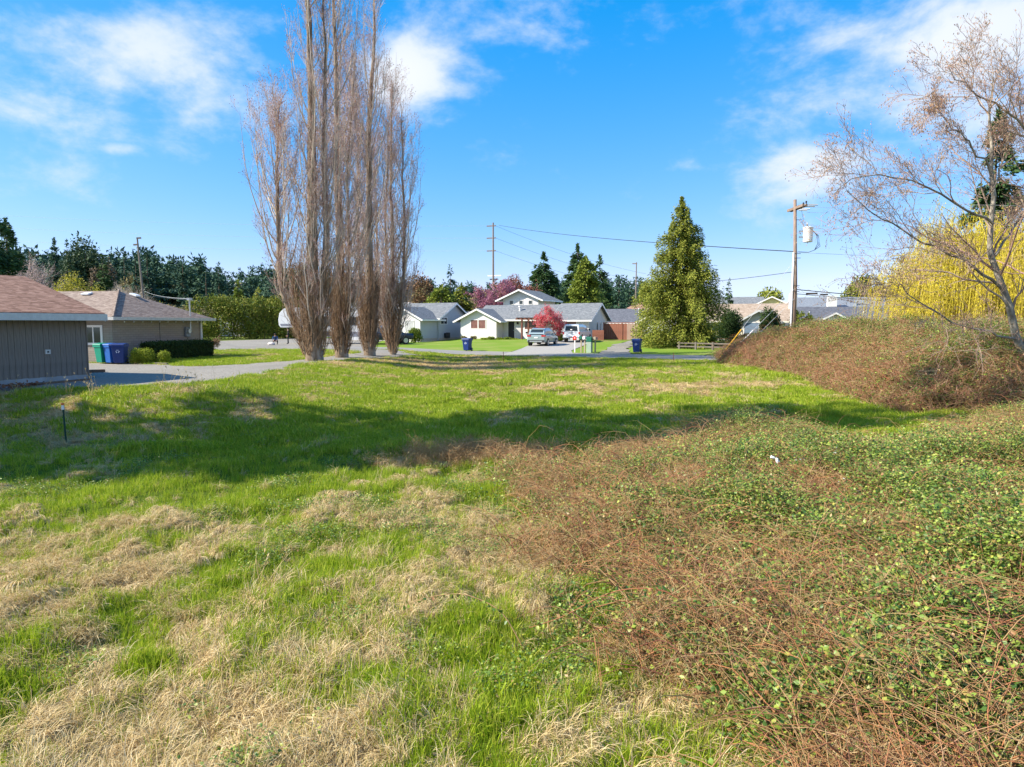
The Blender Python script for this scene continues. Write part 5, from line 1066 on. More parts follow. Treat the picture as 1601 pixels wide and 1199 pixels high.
o = at(451, 538, 72); person('person in dark clothes standing beside the nose of the camper trailer', (o.x, o.y, G(o.x, o.y) + .04), R(110), J, E, m_blk, m_blk, (0, .03, 1.64), (0, 1, 0))
# crouching in a blue top
REG = {}
J = [(0, 0, .42, .14, .12), (0, .12, .58, .13, .11), (0, .28, .76, .16, .11), (0, .34, .88, .08), (0, .37, .93, .05), (0, .42, 1.00, .085, .095), (0, .44, 1.07, .08, .09),
     (.11, .05, .40, .09), (.20, .38, .46, .065), (.18, .10, .10, .045), (.18, .26, .04, .04, .03), (-.11, .05, .40, .09), (-.22, .36, .40, .065), (-.16, .02, .09, .045), (-.16, .16, .04, .04, .03),
     (.19, .28, .84, .055), (.26, .48, .62, .042), (.16, .66, .48, .032), (.13, .72, .44, .035, .02), (-.19, .28, .84, .055), (-.26, .48, .62, .042), (-.14, .66, .48, .032), (-.11, .72, .44, .035, .02)]
E = E[:22]
for e in E: REG[e] = 0
for e in ((0, 1), (1, 2), (2, 3), (2, 15), (15, 16), (16, 17), (2, 19), (19, 20), (20, 21)): REG[e] = 1
for e in ((0, 7), (7, 8), (8, 9), (9, 10), (0, 11), (11, 12), (12, 13), (13, 14)): REG[e] = 2
fingers(J, E, 18, (.13, .72, .44), (0, .6, -.8), (1, 0, 0)); fingers(J, E, 22, (-.11, .72, .44), (0, .6, -.8), (1, 0, 0))
o = at(431, 538.5, 70); person('person in a navy top crouching on the gravel over a pale sack', (o.x, o.y, G(o.x, o.y) + .04), R(195), J, E, m_navy, m_blk, (0, .43, 1.03), (0, 1, -.5))
me = bpy.data.meshes.new('sack'); bm = bmesh.new(); bmesh.ops.create_icosphere(bm, subdivisions=3, radius=.27)
for v in bm.verts: n_ = float(vnoise(v.co.x * 6 + v.co.z, v.co.y * 6, 1, 4)); v.co *= .8 + .35 * n_; v.co.z = max(v.co.z * .7, -.12) + .12; v.co.x *= 1.35
for f in bm.faces: f.smooth = True
bm.to_mesh(me); bm.free(); o2 = link('sack', me, M('pale sack cloth', (.62, .55, .52), (.75, .68, .64), rough=.9)); o2.location = (o.x - .15, o.y - .8, G(o.x, o.y - .9) + .03); tagit(o2, 'pale pinkish sack lying on the gravel in front of the crouching person', 'sack')
# ------------------------------------------------------------------ trees
m_popbark = M('poplar bark', (.11, .08, .055), (.26, .19, .13), scale=7, rough=.95, bump=.6, stretch=(3, 3, .6), c3=(.34, .28, .22), scale2=1.2)
m_poplimb = leaf_mat('pale poplar limbs', [(.34, .27, .21), (.50, .42, .35), (.60, .53, .46), (.42, .34, .27)], trans=0, rough=.85)
m_poptwig = leaf_mat('pinkish poplar twigs', [(.52, .38, .34), (.64, .50, .47), (.56, .42, .43), (.70, .60, .56)], trans=.1, rough=.8)
m_popbrown = leaf_mat('brown basal shoots', [(.17, .10, .06), (.28, .18, .11), (.36, .25, .16), (.23, .14, .08)], trans=.05, rough=.85)
m_bud = leaf_mat('buds', [(.36, .17, .13), (.46, .26, .17), (.30, .15, .13)], trans=.2)
def poplar(px, py, Y, H, Rw, tr, label, seed, leaders=((0, 0, 1.0, 1.0),), nb1=90, skew=0.0, z0=1.0, taper=1.0, dens=1.0):
    rg = np.random.default_rng(seed); x = XX(px, Y); root = empty('poplar_tree', (x, Y, G(x, Y) - .05), 0, label, 'poplar tree', 'row of bare poplars')
    T = NB(); LIMB = NB(); TW = NB(); axes = []
    for (lx, ly, lh, lr) in leaders:
        k = 16; t = np.linspace(0, 1, k); wob_ = np.cumsum(rg.normal(size=(k, 2)) * .09, 0); wob_ -= wob_[0]
        P = np.stack([lx * np.minimum(1, t * 3.2) ** .8 + wob_[:, 0] * t, ly * np.minimum(1, t * 3.2) ** .8 + wob_[:, 1] * t, H * lh * t], 1); r = tr * lr * (1 - t) ** .85 * .9 + .015; r[0] *= 1.35
        V, Q = tubes(P[None], r[None], 9); T.add(V, Q); axes.append((P, r))
    tr_o = T.obj('trunk', m_popbark, root, smooth=True)
    # limbs
    P1 = []; R1 = []
    per = int(nb1 / len(axes))
    for (P, r) in axes:
        hh = P[-1, 2]
        for i in range(per):
            u = (z0 / hh) + (1 - z0 / hh) * (rg.random() ** 1.15) * .93; zb = u * hh; b = np.array([np.interp(zb, P[:, 2], P[:, j]) for j in range(3)]); rb = np.interp(zb, P[:, 2], r)
            a = rg.random() * 6.283
            reach = Rw * (.25 + .75 * rg.random() ** .8) * (.62 + .38 * min(1, u / .22) if u < .5 else (1 - u) / .5 * .72 + .28); reach *= (1 + skew * -math.cos(a)) if u < .5 else 1
            L_ = reach * (3.2 + 2.2 * rg.random()); L_ = min(L_, (hh - zb) * .9 + .6, 7.5)
            t = np.linspace(0, 1, 7); hor = reach * np.minimum(1, (1 - (1 - t) ** 2.0)); ver = L_ * (t ** 1.25 * .95 + .05 * t)
            q = b + np.stack([hor * math.cos(a), hor * math.sin(a), ver], 1) + np.cumsum(rg.normal(size=(7, 3)) * .035, 0) * (t > 0)[:, None]
            P1.append(q); R1.append((min(rb * .40, .010 + .0052 * L_) * (1 - t * .88)))
    P1 = np.array(P1); R1 = np.array(R1); V, Q = tubes(P1, R1, 5); LIMB.add(V, Q)
    # second order
    def kids(Pp, Rp, m, ln0, ln1, ang, k, tmin=.12):
        n = len(Pp); kk = Pp.shape[1]; N_ = n * m; idx = np.repeat(np.arange(n), m); tt = tmin + (1 - tmin) * rg.random(N_) ** .9; f = tt * (kk - 1); i0 = np.minimum(f.astype(int), kk - 2); w = (f - i0)[:, None]
        b = Pp[idx, i0] * (1 - w) + Pp[idx, i0 + 1] * w; d = unit(Pp[idx, i0 + 1] - Pp[idx, i0]); rb = Rp[idx, i0] * (1 - w[:, 0]) + Rp[idx, i0 + 1] * w[:, 0]
        pl = np.linalg.norm(Pp[idx, -1] - Pp[idx, 0], axis=1); ln = np.clip((ln0 + (ln1 - ln0) * rg.random(N_)) * np.minimum(1, pl / 3 + .35) * (1.15 - .55 * tt), .12, None)[:, None]
        side = rdir(N_, rg); d1 = unit(d + side * ang); t = np.linspace(0, 1, k)[None, :, None]; d2 = unit(d1 + np.array([0, 0, .75]))
        P = b[:, None] + d1[:, None] * ln[:, None] * t * (1 - .5 * t) + d2[:, None] * ln[:, None] * .5 * t * t + rg.normal(size=(N_, k, 3)) * .012 * (t > 0)
        return P, np.minimum(rb, .022)[:, None] * .75 * (1 - .75 * t[..., 0])
    P2, R2 = kids(P1, R1, int(8 * dens), .6, 2.0, .6, 4); V, Q = tubes(P2, np.maximum(R2, .005), 3); LIMB.add(V, Q)
    PL, RL = kids(np.array([a[0] for a in axes]), np.array([a[1] for a in axes]), int(90 * dens), .8, 2.2, .5, 4, .15); V, Q = tubes(PL, np.minimum(np.maximum(RL, .007), .02), 3); LIMB.add(V, Q)
    P3, R3 = kids(np.concatenate([P2, PL]), np.concatenate([R2, np.minimum(RL, .015)]), int(12 * dens), .3, .95, .7, 2); V, Q = tubes(P3, np.maximum(R3, .0036) * .72, 3); TW.add(V, Q)
    e = P3[:, -1]; V, Q, T_ = cards(e, unit(P3[:, -1] - P3[:, -2]) + rdir(len(e), rg) * .3, .09, .035, rg); 
    tagit(LIMB.obj('limbs', m_poplimb, root), kind='stuff'); tagit(TW.obj('twigs', m_poptwig, root), kind='stuff')
    B = NB(); B.add(V, Q, T_); tagit(B.obj('buds', m_bud, root), kind='stuff')
    # dense brown shoots round the foot
    n = int(210 * dens * (tr / .35) ** .5); a = rg.random(n) * 6.283; z = .2 + 3.6 * rg.random(n) ** 1.4; rr = tr * 1.0; b = np.stack([rr * np.cos(a), rr * np.sin(a), z], 1)
    for (lx, ly, lh, lr) in leaders[1:]: k = rg.random(n) < .4; b[k] += np.array([lx, ly, 0]) * np.minimum(1, z[k] / H * 3.2)[:, None] ** .8
    ln = (1.2 + 2.6 * rg.random(n))[:, None]; o1 = np.stack([np.cos(a) - skew * .5, np.sin(a), .6 + .6 * rg.random(n)], 1); t = np.linspace(0, 1, 5)[None, :, None]
    reach = (.25 + .55 * rg.random(n) ** 1.5)[:, None] * Rw * .36
    Ps = b[:, None] + np.concatenate([(o1[:, None, :2] * (1 - (1 - t) ** 2) * reach[:, None]), ln[:, None] * (t ** 1.1)], 2) + rg.normal(size=(n, 5, 3)) * .03 * (t > 0)
    SH = NB(); V, Q = tubes(Ps, np.linspace(.022, .006, 5)[None] * np.ones((n, 1)), 3); SH.add(V, Q)
    Pk, Rk = kids(Ps, np.full((n, 5), .012), 7, .3, 1.0, .7, 3); V, Q = tubes(Pk, np.maximum(Rk, .005), 3); SH.add(V, Q); tagit(SH.obj('basal_shoots', m_popbrown, root), kind='stuff')
    return root
poplar(490, 567, 40, 26.0, 2.35, .44, 'tallest bare poplar at left of the row with several leaders and wide brown base shoots', 11, leaders=((0, 0, 1, 1), (.75, .3, .86, .6), (-2.1, .3, .58, .55)), nb1=140, skew=.08, dens=1.15)
poplar(533, 560, 44, 26.5, 2.0, .36, 'second bare poplar from the left with one straight brown trunk', 12, leaders=((0, 0, 1, 1), (.6, -.2, .7, .32)), nb1=100, skew=.1, dens=1.1)
poplar(577, 557, 47, 27.0, 1.95, .34, 'third bare poplar from the left, tall with slim crown', 13, leaders=((0, 0, 1, 1), (-.6, .2, .65, .32)), nb1=95, dens=1.1)
poplar(614, 557, 50, 19.2, 2.2, .26, 'shortest bare poplar at the right end of the row with a vase of pale stems', 14, leaders=((0, 0, 1, .7), (-1.1, .2, .78, .55), (.9, -.1, .9, .6), (-.45, -.5, .85, .5)), nb1=100, z0=.5, dens=1.1)

# conifers
m_fir = leaf_mat('dark fir needles', [(.025, .065, .022), (.05, .105, .028), (.08, .14, .038), (.04, .085, .03)], trans=.1, rough=.7)
m_spruce = leaf_mat('olive spruce needles', [(.09, .12, .014), (.18, .22, .024), (.28, .31, .038), (.35, .34, .055), (.13, .17, .025)], trans=.15, rough=.7)
m_cedar = leaf_mat('yellow-green cedar sprays', [(.09, .14, .015), (.17, .22, .025), (.26, .30, .04), (.13, .19, .02)], trans=.2)
m_hazefir = leaf_mat('haze-tinted far firs', [(.025, .065, .048), (.042, .10, .06), (.065, .125, .07), (.05, .095, .045)], trans=.05, rough=.8)  # blue of the distant haze is painted into the needle colour
m_trunk = M('brown tree bark', (.13, .09, .06), (.22, .16, .12), scale=8, rough=.95, bump=.5, stretch=(3, 3, .5))
def conifer_mesh(name, H, Rw, n, card, seed, p=.85, droop=.25, z0=.06, branches=90, blunt=0.0, gap=0.0, top_irr=.12, up=.0, thick=.22):
    rg = np.random.default_rng(seed); B = branches; zb = z0 + (1 - z0) * np.sort(rg.random(B) ** .9); az = rg.random(B) * 6.283 + np.arange(B) * 2.4
    prof = (1 - zb) ** p * (1 - blunt) + blunt * np.sqrt(np.maximum(0, 1 - (2 * np.maximum(zb, .35) - 1) ** 2) + .02); prof *= np.minimum(1, .68 + zb * 2.2)
    L_ = Rw * prof * (1 - top_irr * 2 + 4 * top_irr * rg.random(B) ** 1.3 * .9) * np.where(rg.random(B) < gap, .35, 1)
    w = L_ ** 1.35 + .02; bi = rg.choice(B, n, p=w / w.sum()); t = rg.random(n) ** .62; ln = L_[bi]
    r = t * ln; lat = rg.normal(size=n) * thick * 1.3 * (ln * .5 + .25) * (1.15 - .6 * t); vert = rg.normal(size=n) * (.085 * H / 10 + .06 * ln)
    hz = zb[bi] * H + (up - droop * t) * ln * .8 + vert; a = az[bi]
    P = np.stack([r * np.cos(a) - lat * np.sin(a), r * np.sin(a) + lat * np.cos(a), hz], 1)
    D = unit(np.stack([np.cos(a) - .8 * lat / (np.abs(lat) + .3) * np.sin(a), np.sin(a) + .8 * lat / (np.abs(lat) + .3) * np.cos(a), -.25 - .4 * rg.random(n)], 1) + rdir(n, rg) * .55)
    nb = NB(); V, Q, T = cards(P, D, card * (.6 + .8 * rg.random(n)), card * .42, rg, unit(rg.normal(size=(n, 3)) * .6 + [0, 0, 1.])); nb.add(V, Q, T)
    # leader
    k = max(12, n // 120); z = H * (.93 + .09 * rg.random(k)); V, Q, T = cards(np.stack([rg.normal(size=k) * .06, rg.normal(size=k) * .06, z], 1), rdir(k, rg) + [0, 0, 1.], card, card * .35, rg); nb.add(V, Q, T)
    Bn = NB(); bb = np.arange(0, B, 1); t_ = np.linspace(0, 1, 3)[None]; ll = L_[bb][:, None] * .85
    PP = np.stack([np.cos(az[bb])[:, None] * ll * t_, np.sin(az[bb])[:, None] * ll * t_, zb[bb][:, None] * H + (up - droop * t_) * ll * .8], -1); V, Q = tubes(PP, np.array([[.03, .02, .008]]) * (H / 10) * np.ones((len(bb), 1)), 3); Bn.add(V, Q)
    return nb.mesh(name), Bn
def trunk_nb(H, r, k=6, lean=0):
    t = np.linspace(0, 1, k); nb = NB(); V, Q = tubes(np.stack([lean * t, 0 * t, H * t - .3], 1)[None], (r * (1 - .92 * t))[None], 8); nb.add(V, Q); return nb
def conifer(px, ytop, Y, wpx, mat, label, seed, n=6000, card=.35, ybase=None, name='conifer', cat='conifer tree', group=None, trunkmat=None, **kw):
    top = at(px, ytop, Y); g = G(top.x, Y); H = top.z - g; Rw = wpx / F * Y / 2
    root = empty(name, (top.x, Y, g - .05), 0, label, cat, group); me, Bn = conifer_mesh('crown', H, Rw, n, card, seed, **kw); tagit(link('crown', me, mat, root), kind='stuff')
    t = trunk_nb(H * .97, max(.08, H * .017)); t.obj('trunk', trunkmat or m_trunk, root, smooth=True); tagit(Bn.obj('branches', trunkmat or m_trunk, root), kind='stuff'); return root
conifer(1066, 313, 62, 166, m_spruce, 'large olive green spruce standing before the cream house garage', 21, n=80000, card=.21, p=.86, droop=.16, z0=.06, branches=300, top_irr=.15, gap=.08, name='spruce_tree', cat='spruce tree', blunt=.10, thick=.12)
conifer(1140, 438, 85, 26, m_fir, 'small dark conifer tip just right of the big spruce', 22, n=1600, card=.3, gap=.3)
conifer(850, 398, 118, 88, m_fir, 'broad dark green fir rising behind the two-storey gable', 23, n=12000, card=.55, p=.75, branches=120, up=.2)
conifer(903, 385, 122, 80, m_fir, 'tallest dark fir behind the white house, between two others', 24, n=12000, card=.55, p=.75, branches=120, up=.2)
conifer(938, 402, 128, 60, m_fir, 'dark fir right behind the yellow-green cedar', 25, n=7000, card=.55, p=.7, branches=90)
conifer(916, 404, 112, 66, m_cedar, 'bright yellow-green cedar behind the garage end of the white house', 26, n=12000, card=.5, p=.6, blunt=.3, branches=120, up=.15, name='cedar_tree', cat='cedar tree')
conifer(704, 416, 112, 38, m_hazefir, 'sparse pointed fir with visible spire above the purple-grey roof', 27, n=1500, card=.5, gap=.3, branches=40)
conifer(690, 447, 108, 60, m_cedar, 'low rounded yellow-green cedar left of the sparse fir', 28, n=6000, card=.5, blunt=.7, branches=80, name='cedar_tree', cat='cedar tree')
conifer(722, 446, 110, 40, m_spruce, 'low rounded olive cedar right of the sparse fir', 29, n=4000, card=.5, blunt=.7, branches=60, name='cedar_tree', cat='cedar tree')
conifer(1562, 175, 52, 120, m_fir, 'tall dark fir behind the bare alder and yellow willow at right', 30, n=14000, card=.42, p=.55, gap=.3, branches=100, top_irr=.25)
# left side
for i, (px, yt, Y, w, m, lb, kw) in enumerate([
    (-30, 318, 95, 150, m_fir, 'huge dark fir filling the left edge behind the garage roof', dict(n=16000, card=.6, p=.5)),
    (8, 345, 125, 70, m_fir, 'dark fir immediately right of the huge one at the left edge', dict(n=9000, card=.6, p=.6)),
    (84, 376, 150, 52, m_hazefir, 'pointed blue-green fir between the left edge firs and the round pine', dict(n=7000, card=.6)),
    (46, 396, 160, 34, m_hazefir, 'small blue-green fir behind the bare twiggy tree at left', dict(n=3000, card=.6)),
    (104, 378, 165, 40, m_hazefir, 'slim blue-green fir touching the round pine on its left', dict(n=4000, card=.6)),
    (160, 402, 128, 44, m_fir, 'dense dark fir standing right of the bright yellow shrub', dict(n=8000, card=.5, p=.7)),
    (193, 394, 150, 36, m_hazefir, 'open layered fir left of the leaning pole', dict(n=1900, card=.7, gap=.35, branches=36)),
    (211, 398, 158, 24, m_hazefir, 'narrow fir close to the left of the leaning pole', dict(n=1500, card=.7, gap=.3, branches=36)),
    (229, 392, 156, 44, m_hazefir, 'ragged fir directly behind the leaning pole', dict(n=4200, card=.7, gap=.2)),
    (285, 408, 170, 30, m_hazefir, 'fir with a small crow nest top right of the leaning pole', dict(n=2500, card=.7)),
    (341, 413, 175, 22, m_hazefir, 'thin pointed fir spire above the laurel hedge', dict(n=1800, card=.7)),
    (321, 420, 178, 22, m_hazefir, 'nearly bare thin fir left of the pointed spire', dict(n=350, card=.7, gap=.2, branches=30)),
    (372, 440, 118, 34, m_cedar, 'small yellow-green conifer behind the laurel hedge', dict(n=3000, card=.5)),
    (404, 452, 120, 34, m_spruce, 'small olive conifer behind the laurel hedge left of the first poplar', dict(n=3000, card=.5, blunt=.5)),
    (950, 432, 150, 22, m_hazefir, 'far blue-green fir right of the yellow-green cedar', dict(n=1700, card=.6)), (968, 434, 155, 26, m_hazefir, 'second far blue-green fir right of the yellow-green cedar', dict(n=2000, card=.6)),
    (985, 441, 158, 20, m_hazefir, 'third far fir right of the cedar beside the thin pole', dict(n=1500, card=.6)), (1002, 436, 160, 26, m_hazefir, 'far fir just behind the left side of the big spruce', dict(n=2000, card=.6))]):
    kw.setdefault('branches', 80); conifer(px, yt, Y, w, m, lb, 100 + i, **kw)

# broad crowns made of leaf cards in lumps over limbs
def crown_nb(lumps, n, card, rg, wid=.6, shell=.5):
    nb = NB(); lp = np.array(lumps, float); vol = lp[:, 3] * lp[:, 4] * lp[:, 5]; w = vol ** .7; li = rg.choice(len(lp), n, p=w / w.sum()); d = rdir(n, rg); rad = (shell + (1 - shell) * rg.random(n)) ** .7 * (.86 + .22 * rg.random(n))
    P = lp[li, :3] + d * lp[li, 3:6] * rad[:, None]; V, Q, T = cards(P, unit(d * .5 + rdir(n, rg)), card * (.6 + .8 * rg.random(n)), card * wid, rg, unit(d + rg.normal(size=(n, 3)) * .5)); nb.add(V, Q, T); return nb
def lumps_of(W, D, H, z0, n, rg, r=(.22, .38)):
    L_ = []
    for i in range(n):
        d = rdir(1, rg)[0]; k = rg.random() ** .4; s = r[0] + (r[1] - r[0]) * rg.random(); L_.append((d[0] * W / 2 * (1 - s) * k, d[1] * D / 2 * (1 - s) * k, z0 + (H - z0) * (.5 + .5 * d[2] * (1 - s) * k), W * s / 1.1, D * s / 1.1, (H - z0) * s / 1.1))
    return L_
def branchy(H, W, rg, n1=9, n2=8, n3=7, r=.12, spread=1.0, z0=.18, fork=True):
    """bare limbs that fill a dome"""
    nb = NB(); P0 = np.stack([np.zeros(4), np.zeros(4), np.linspace(-.2, H * .45, 4)], 1)[None]; V, Q = tubes(P0, np.linspace(r, r * .6, 4)[None], 7); nb.add(V, Q)
    def kids(b, d, ln, m, ang, k=4):
        n = len(b) * m; i = np.repeat(np.arange(len(b)), m); return b[i], unit(d[i] + rdir(n, rg) * ang), ln[i] * (.5 + .4 * rg.random(n)), i
    a = np.arange(n1) * 2.4; b = np.stack([0 * a, 0 * a, H * (z0 + (.45 - z0) * rg.random(n1))], 1); d = unit(np.stack([np.cos(a) * spread, np.sin(a) * spread, .6 + .9 * rg.random(n1)], 1)); ln = np.full(n1, H * .36) * (.8 + .4 * rg.random(n1)); rr = r * .5
    out = []
    for lev, m in enumerate((n2, n3, 5)):
        t = np.linspace(0, 1, 5)[None, :, None]; P = b[:, None] + d[:, None] * ln[:, None, None] * t + rg.normal(size=(len(b), 5, 3)) * .03 * ln[:, None, None] * (t > 0) + np.array([0, 0, 1.]) * (t ** 2 * ln[:, None, None] * .12)
        V, Q = tubes(P, np.linspace(rr, rr * .4, 5)[None] * np.ones((len(b), 1)), 4 if lev == 0 else 3); nb.add(V, Q); out.append(P)
        n = len(b) * m; i = np.repeat(np.arange(len(b)), m); f = (.25 + .75 * rg.random(n)) * 4; i0 = np.minimum(f.astype(int), 3); w = (f - i0)[:, None]
        nbp = P[i, i0] * (1 - w) + P[i, i0 + 1] * w; d = unit(d[i] + rdir(n, rg) * .85 + np.array([0, 0, .12])); ln = ln[i] * (.42 + .25 * rg.random(n)); b = nbp; rr = max(rr * .42, .008)
    t = np.linspace(0, 1, 3)[None, :, None]; P = b[:, None] + d[:, None] * ln[:, None, None] * t; V, Q = tubes(P, np.array([[.010, .008, .005]]) * np.ones((len(b), 1)), 3); nb.add(V, Q)
    return nb, P[:, 1:].reshape(-1, 3)
def leafy(px, ytop, Y, wpx, mat, label, seed, n=3000, card=.3, lumps=14, name='shrub', cat='shrub', group=None, z0=.0, bare=False, wmat=None, depth=None, ybase=None, shell=.35, r=(.22, .38)):
    rg = np.random.default_rng(seed); top = at(px, ytop, Y); g = G(top.x, Y); H = top.z - g; W = wpx / F * Y; root = empty(name, (top.x, Y, g - .03), 0, label, cat, group)
    if bare:
        nb, tips = branchy(H, W, rg, r=max(.05, H * .018), spread=W / H * 1.1, z0=.1); q = tips; tagit(nb.obj('branches', wmat or m_popbrown, root), kind='stuff')
        k = rg.choice(len(q), min(n, len(q) * 3)); V, Q, T = cards(q[k] + rg.normal(size=(len(k), 3)) * .08, rdir(len(k), rg), card * (.6 + .8 * rg.random(len(k))), card * .6, rg); c = NB(); c.add(V, Q, T); tagit(c.obj('blossom', mat, root), kind='stuff')
    else:
        c = crown_nb(lumps_of(W, depth or W, H, z0 * H, lumps, rg, r), n, card, rg, shell=shell); tagit(c.obj('crown', mat, root), kind='stuff')
        t = NB(); k = 5; a = np.arange(k) * 1.3; P = np.stack([np.stack([np.zeros(k), np.cos(a) * W * .25], 1), np.stack([np.zeros(k), np.sin(a) * W * .25], 1), np.stack([np.full(k, -.1), np.full(k, H * .8)], 1)], -1); V, Q = tubes(P, np.array([[max(.02, H * .015), .01]]) * np.ones((k, 1)), 5); t.add(V, Q); t.obj('stems', m_trunk, root)
    return root
m_plum = leaf_mat('plum blossom', [(.36, .12, .20), (.48, .20, .28), (.28, .08, .14), (.55, .30, .36)], trans=.3)
m_pink = leaf_mat('red-pink maple shoots', [(.62, .07, .10), (.75, .13, .17), (.50, .05, .09)], trans=.3)
m_box = leaf_mat('dark hedge leaves', [(.02, .045, .012), (.035, .07, .015), (.055, .095, .02)], trans=.1)
m_ball = leaf_mat('bright shrub leaves', [(.18, .24, .015), (.28, .34, .025), (.38, .42, .04), (.13, .18, .015)], trans=.2)
m_laurel = leaf_mat('yellow-green laurel leaves', [(.07, .12, .012), (.15, .20, .02), (.25, .28, .03), (.30, .27, .05), (.11, .16, .02)], trans=.2)
m_scrub = leaf_mat('olive scrub', [(.16, .14, .05), (.24, .20, .08), (.30, .23, .11), (.14, .15, .04)], trans=.15)
m_round = leaf_mat('round pine needles', [(.025, .055, .03), (.045, .085, .035), (.07, .11, .04)], trans=.1)
m_yellow = leaf_mat('yellow catkin haze', [(.36, .33, .03), (.50, .45, .04), (.28, .27, .05), (.44, .36, .07)], trans=.3)
m_willow = leaf_mat('yellow willow leaves', [(.50, .42, .015), (.66, .54, .02), (.76, .64, .04), (.42, .36, .02)], trans=.35)
leafy(778, 441, 108, 54, m_plum, 'pink flowering plum tree left of the two-storey gable', 31, n=9000, card=.26, name='plum_tree', cat='plum tree', bare=True, wmat=m_popbrown)
leafy(806, 436, 116, 52, leaf_mat('dull red buds', [(.26, .09, .08), (.34, .14, .10), (.22, .09, .06)], trans=.2), 'dull reddish plum tree behind the pink one', 32, n=9000, card=.28, name='plum_tree', cat='plum tree', bare=True)
leafy(660, 430, 120, 52, leaf_mat('rusty leaves', [(.20, .11, .05), (.28, .16, .08), (.16, .10, .05)], trans=.1), 'rusty brown tree right of the last poplar', 33, n=6000, card=.45, name='brown_tree', cat='tree')
leafy(668, 452, 118, 90, m_scrub, 'pale brown leafless tree beside the weathered roof', 34, n=3000, card=.3, name='bare_tree', cat='tree', bare=True)
leafy(748, 450, 118, 60, m_scrub, 'pale twiggy tree between the cedars and the pink plum', 35, n=3000, card=.3, name='bare_tree', cat='tree', bare=True, wmat=m_poplimb)
rt = leafy(857, 476, 71.5, 60, m_pink, 'small red-pink maple in full colour between the two parked vehicles', 36, n=9000, card=.11, name='maple_tree', cat='maple tree', bare=True, wmat=m_poplimb)
for px, w, yt, i in ((723, 12, 526, 0), (738, 10, 526, 1)): leafy(px + 3, yt - 1, 81.5, w, m_scrub, ['brown clipped shrub under the left window of the white gable', 'small brown shrub under the right window of the white gable'][i], 40 + i, n=500, card=.14)
for i, (px, w, yt) in enumerate(((757, 12, 528), (768, 14, 526), (781, 13, 528), (793, 13, 527), (805, 12, 529))): leafy(px, yt, 79.5, w, m_ball if i % 2 == 0 else m_cedar, 'green shrub below the white house gable, %s' % ['leftmost of the row', 'second from left', 'in the middle of the row', 'second from right', 'rightmost, nearest the pergola'][i], 50 + i, n=700, card=.13, group='shrubs in the bed of the white house')
leafy(874, 521, 73.5, 17, m_ball, 'rounded yellow-green shrub between the SUV and white pickup', 56, n=1500, card=.13)
leafy(649, 511, 78.5, 22, m_cedar, 'pale green rhododendron at the corner of the blue-shaded house', 57, n=1800, card=.2, lumps=9)
for i, (px, w, yt) in enumerate(((1012, 9, 527), (1021, 11, 528), (1030, 9, 531))): leafy(px, yt, 73, w, [m_scrub, m_ball, m_cedar][i], 'little shrub before the cream house garage, %s' % ['brown leftmost one', 'bright middle one', 'low rightmost one'][i], 60 + i, n=500, card=.14)
leafy(1143, 484, 67, 33, m_box, 'tall dark rounded conifer hedge left of the cream house window', 64, n=9000, card=.17, lumps=16, name='cypress_shrub', depth=2, r=(.3, .5))
leafy(1206, 482, 66, 36, m_box, 'tall dark rounded conifer hedge right of the cream house window', 65, n=9000, card=.17, lumps=16, name='cypress_shrub', depth=2, r=(.3, .5))
leafy(1172, 518, 63, 44, m_fir, 'low dark shrubs under the window of the cream house', 66, n=2500, card=.2, depth=2)
leafy(1103, 515, 68, 50, m_fir, 'dark evergreen shrub under the right side of the big spruce', 67, n=4000, card=.2, depth=2)
leafy(1020, 512, 67.5, 26, m_spruce, 'hanging green skirt shrub by the trunk of the big spruce', 68, n=10, card=.2) if False else None
conifer(1243, 482, 63, 14, m_cedar, 'slim yellow-green conifer directly right of the pole', 69, n=2500, card=.2, blunt=.7, name='arborvitae', cat='arborvitae')
conifer(1254, 488, 62, 20, m_cedar, 'middle pointed golden arborvitae right of the pole', 70, n=3500, card=.2, blunt=.6, name='arborvitae', cat='arborvitae')
conifer(1265, 491, 62, 18, m_cedar, 'rightmost golden arborvitae next to the slate roof', 71, n=3500, card=.2, blunt=.6, name='arborvitae', cat='arborvitae')
leafy(1207, 446, 125, 44, m_spruce, 'rounded green pine behind the cream house chimney', 72, n=7000, card=.5, name='pine_tree', cat='pine tree', lumps=12)
leafy(1334, 434, 150, 40, m_spruce, 'rounded green pine behind the big white chimney house', 73, n=5000, card=.6, name='pine_tree', cat='pine tree')
leafy(1352, 433, 152, 20, m_fir, 'narrow dark pine touching the rounded one far right', 74, n=2500, card=.6, name='pine_tree', cat='pine tree')
for i, (px, yt, w) in enumerate(((1368, 452, 30), (1390, 440, 26), (1402, 436, 24), (1378, 455, 28))): leafy(px, yt, 150, w, [m_scrub, m_scrub, m_fir, m_spruce][i], '%s tree in the far clump left of the yellow willow' % ['pale bare', 'tallest bare', 'dark evergreen', 'olive green'][i], 75 + i, n=2200, card=.5, name='distant_tree', cat='tree', bare=(i < 2))
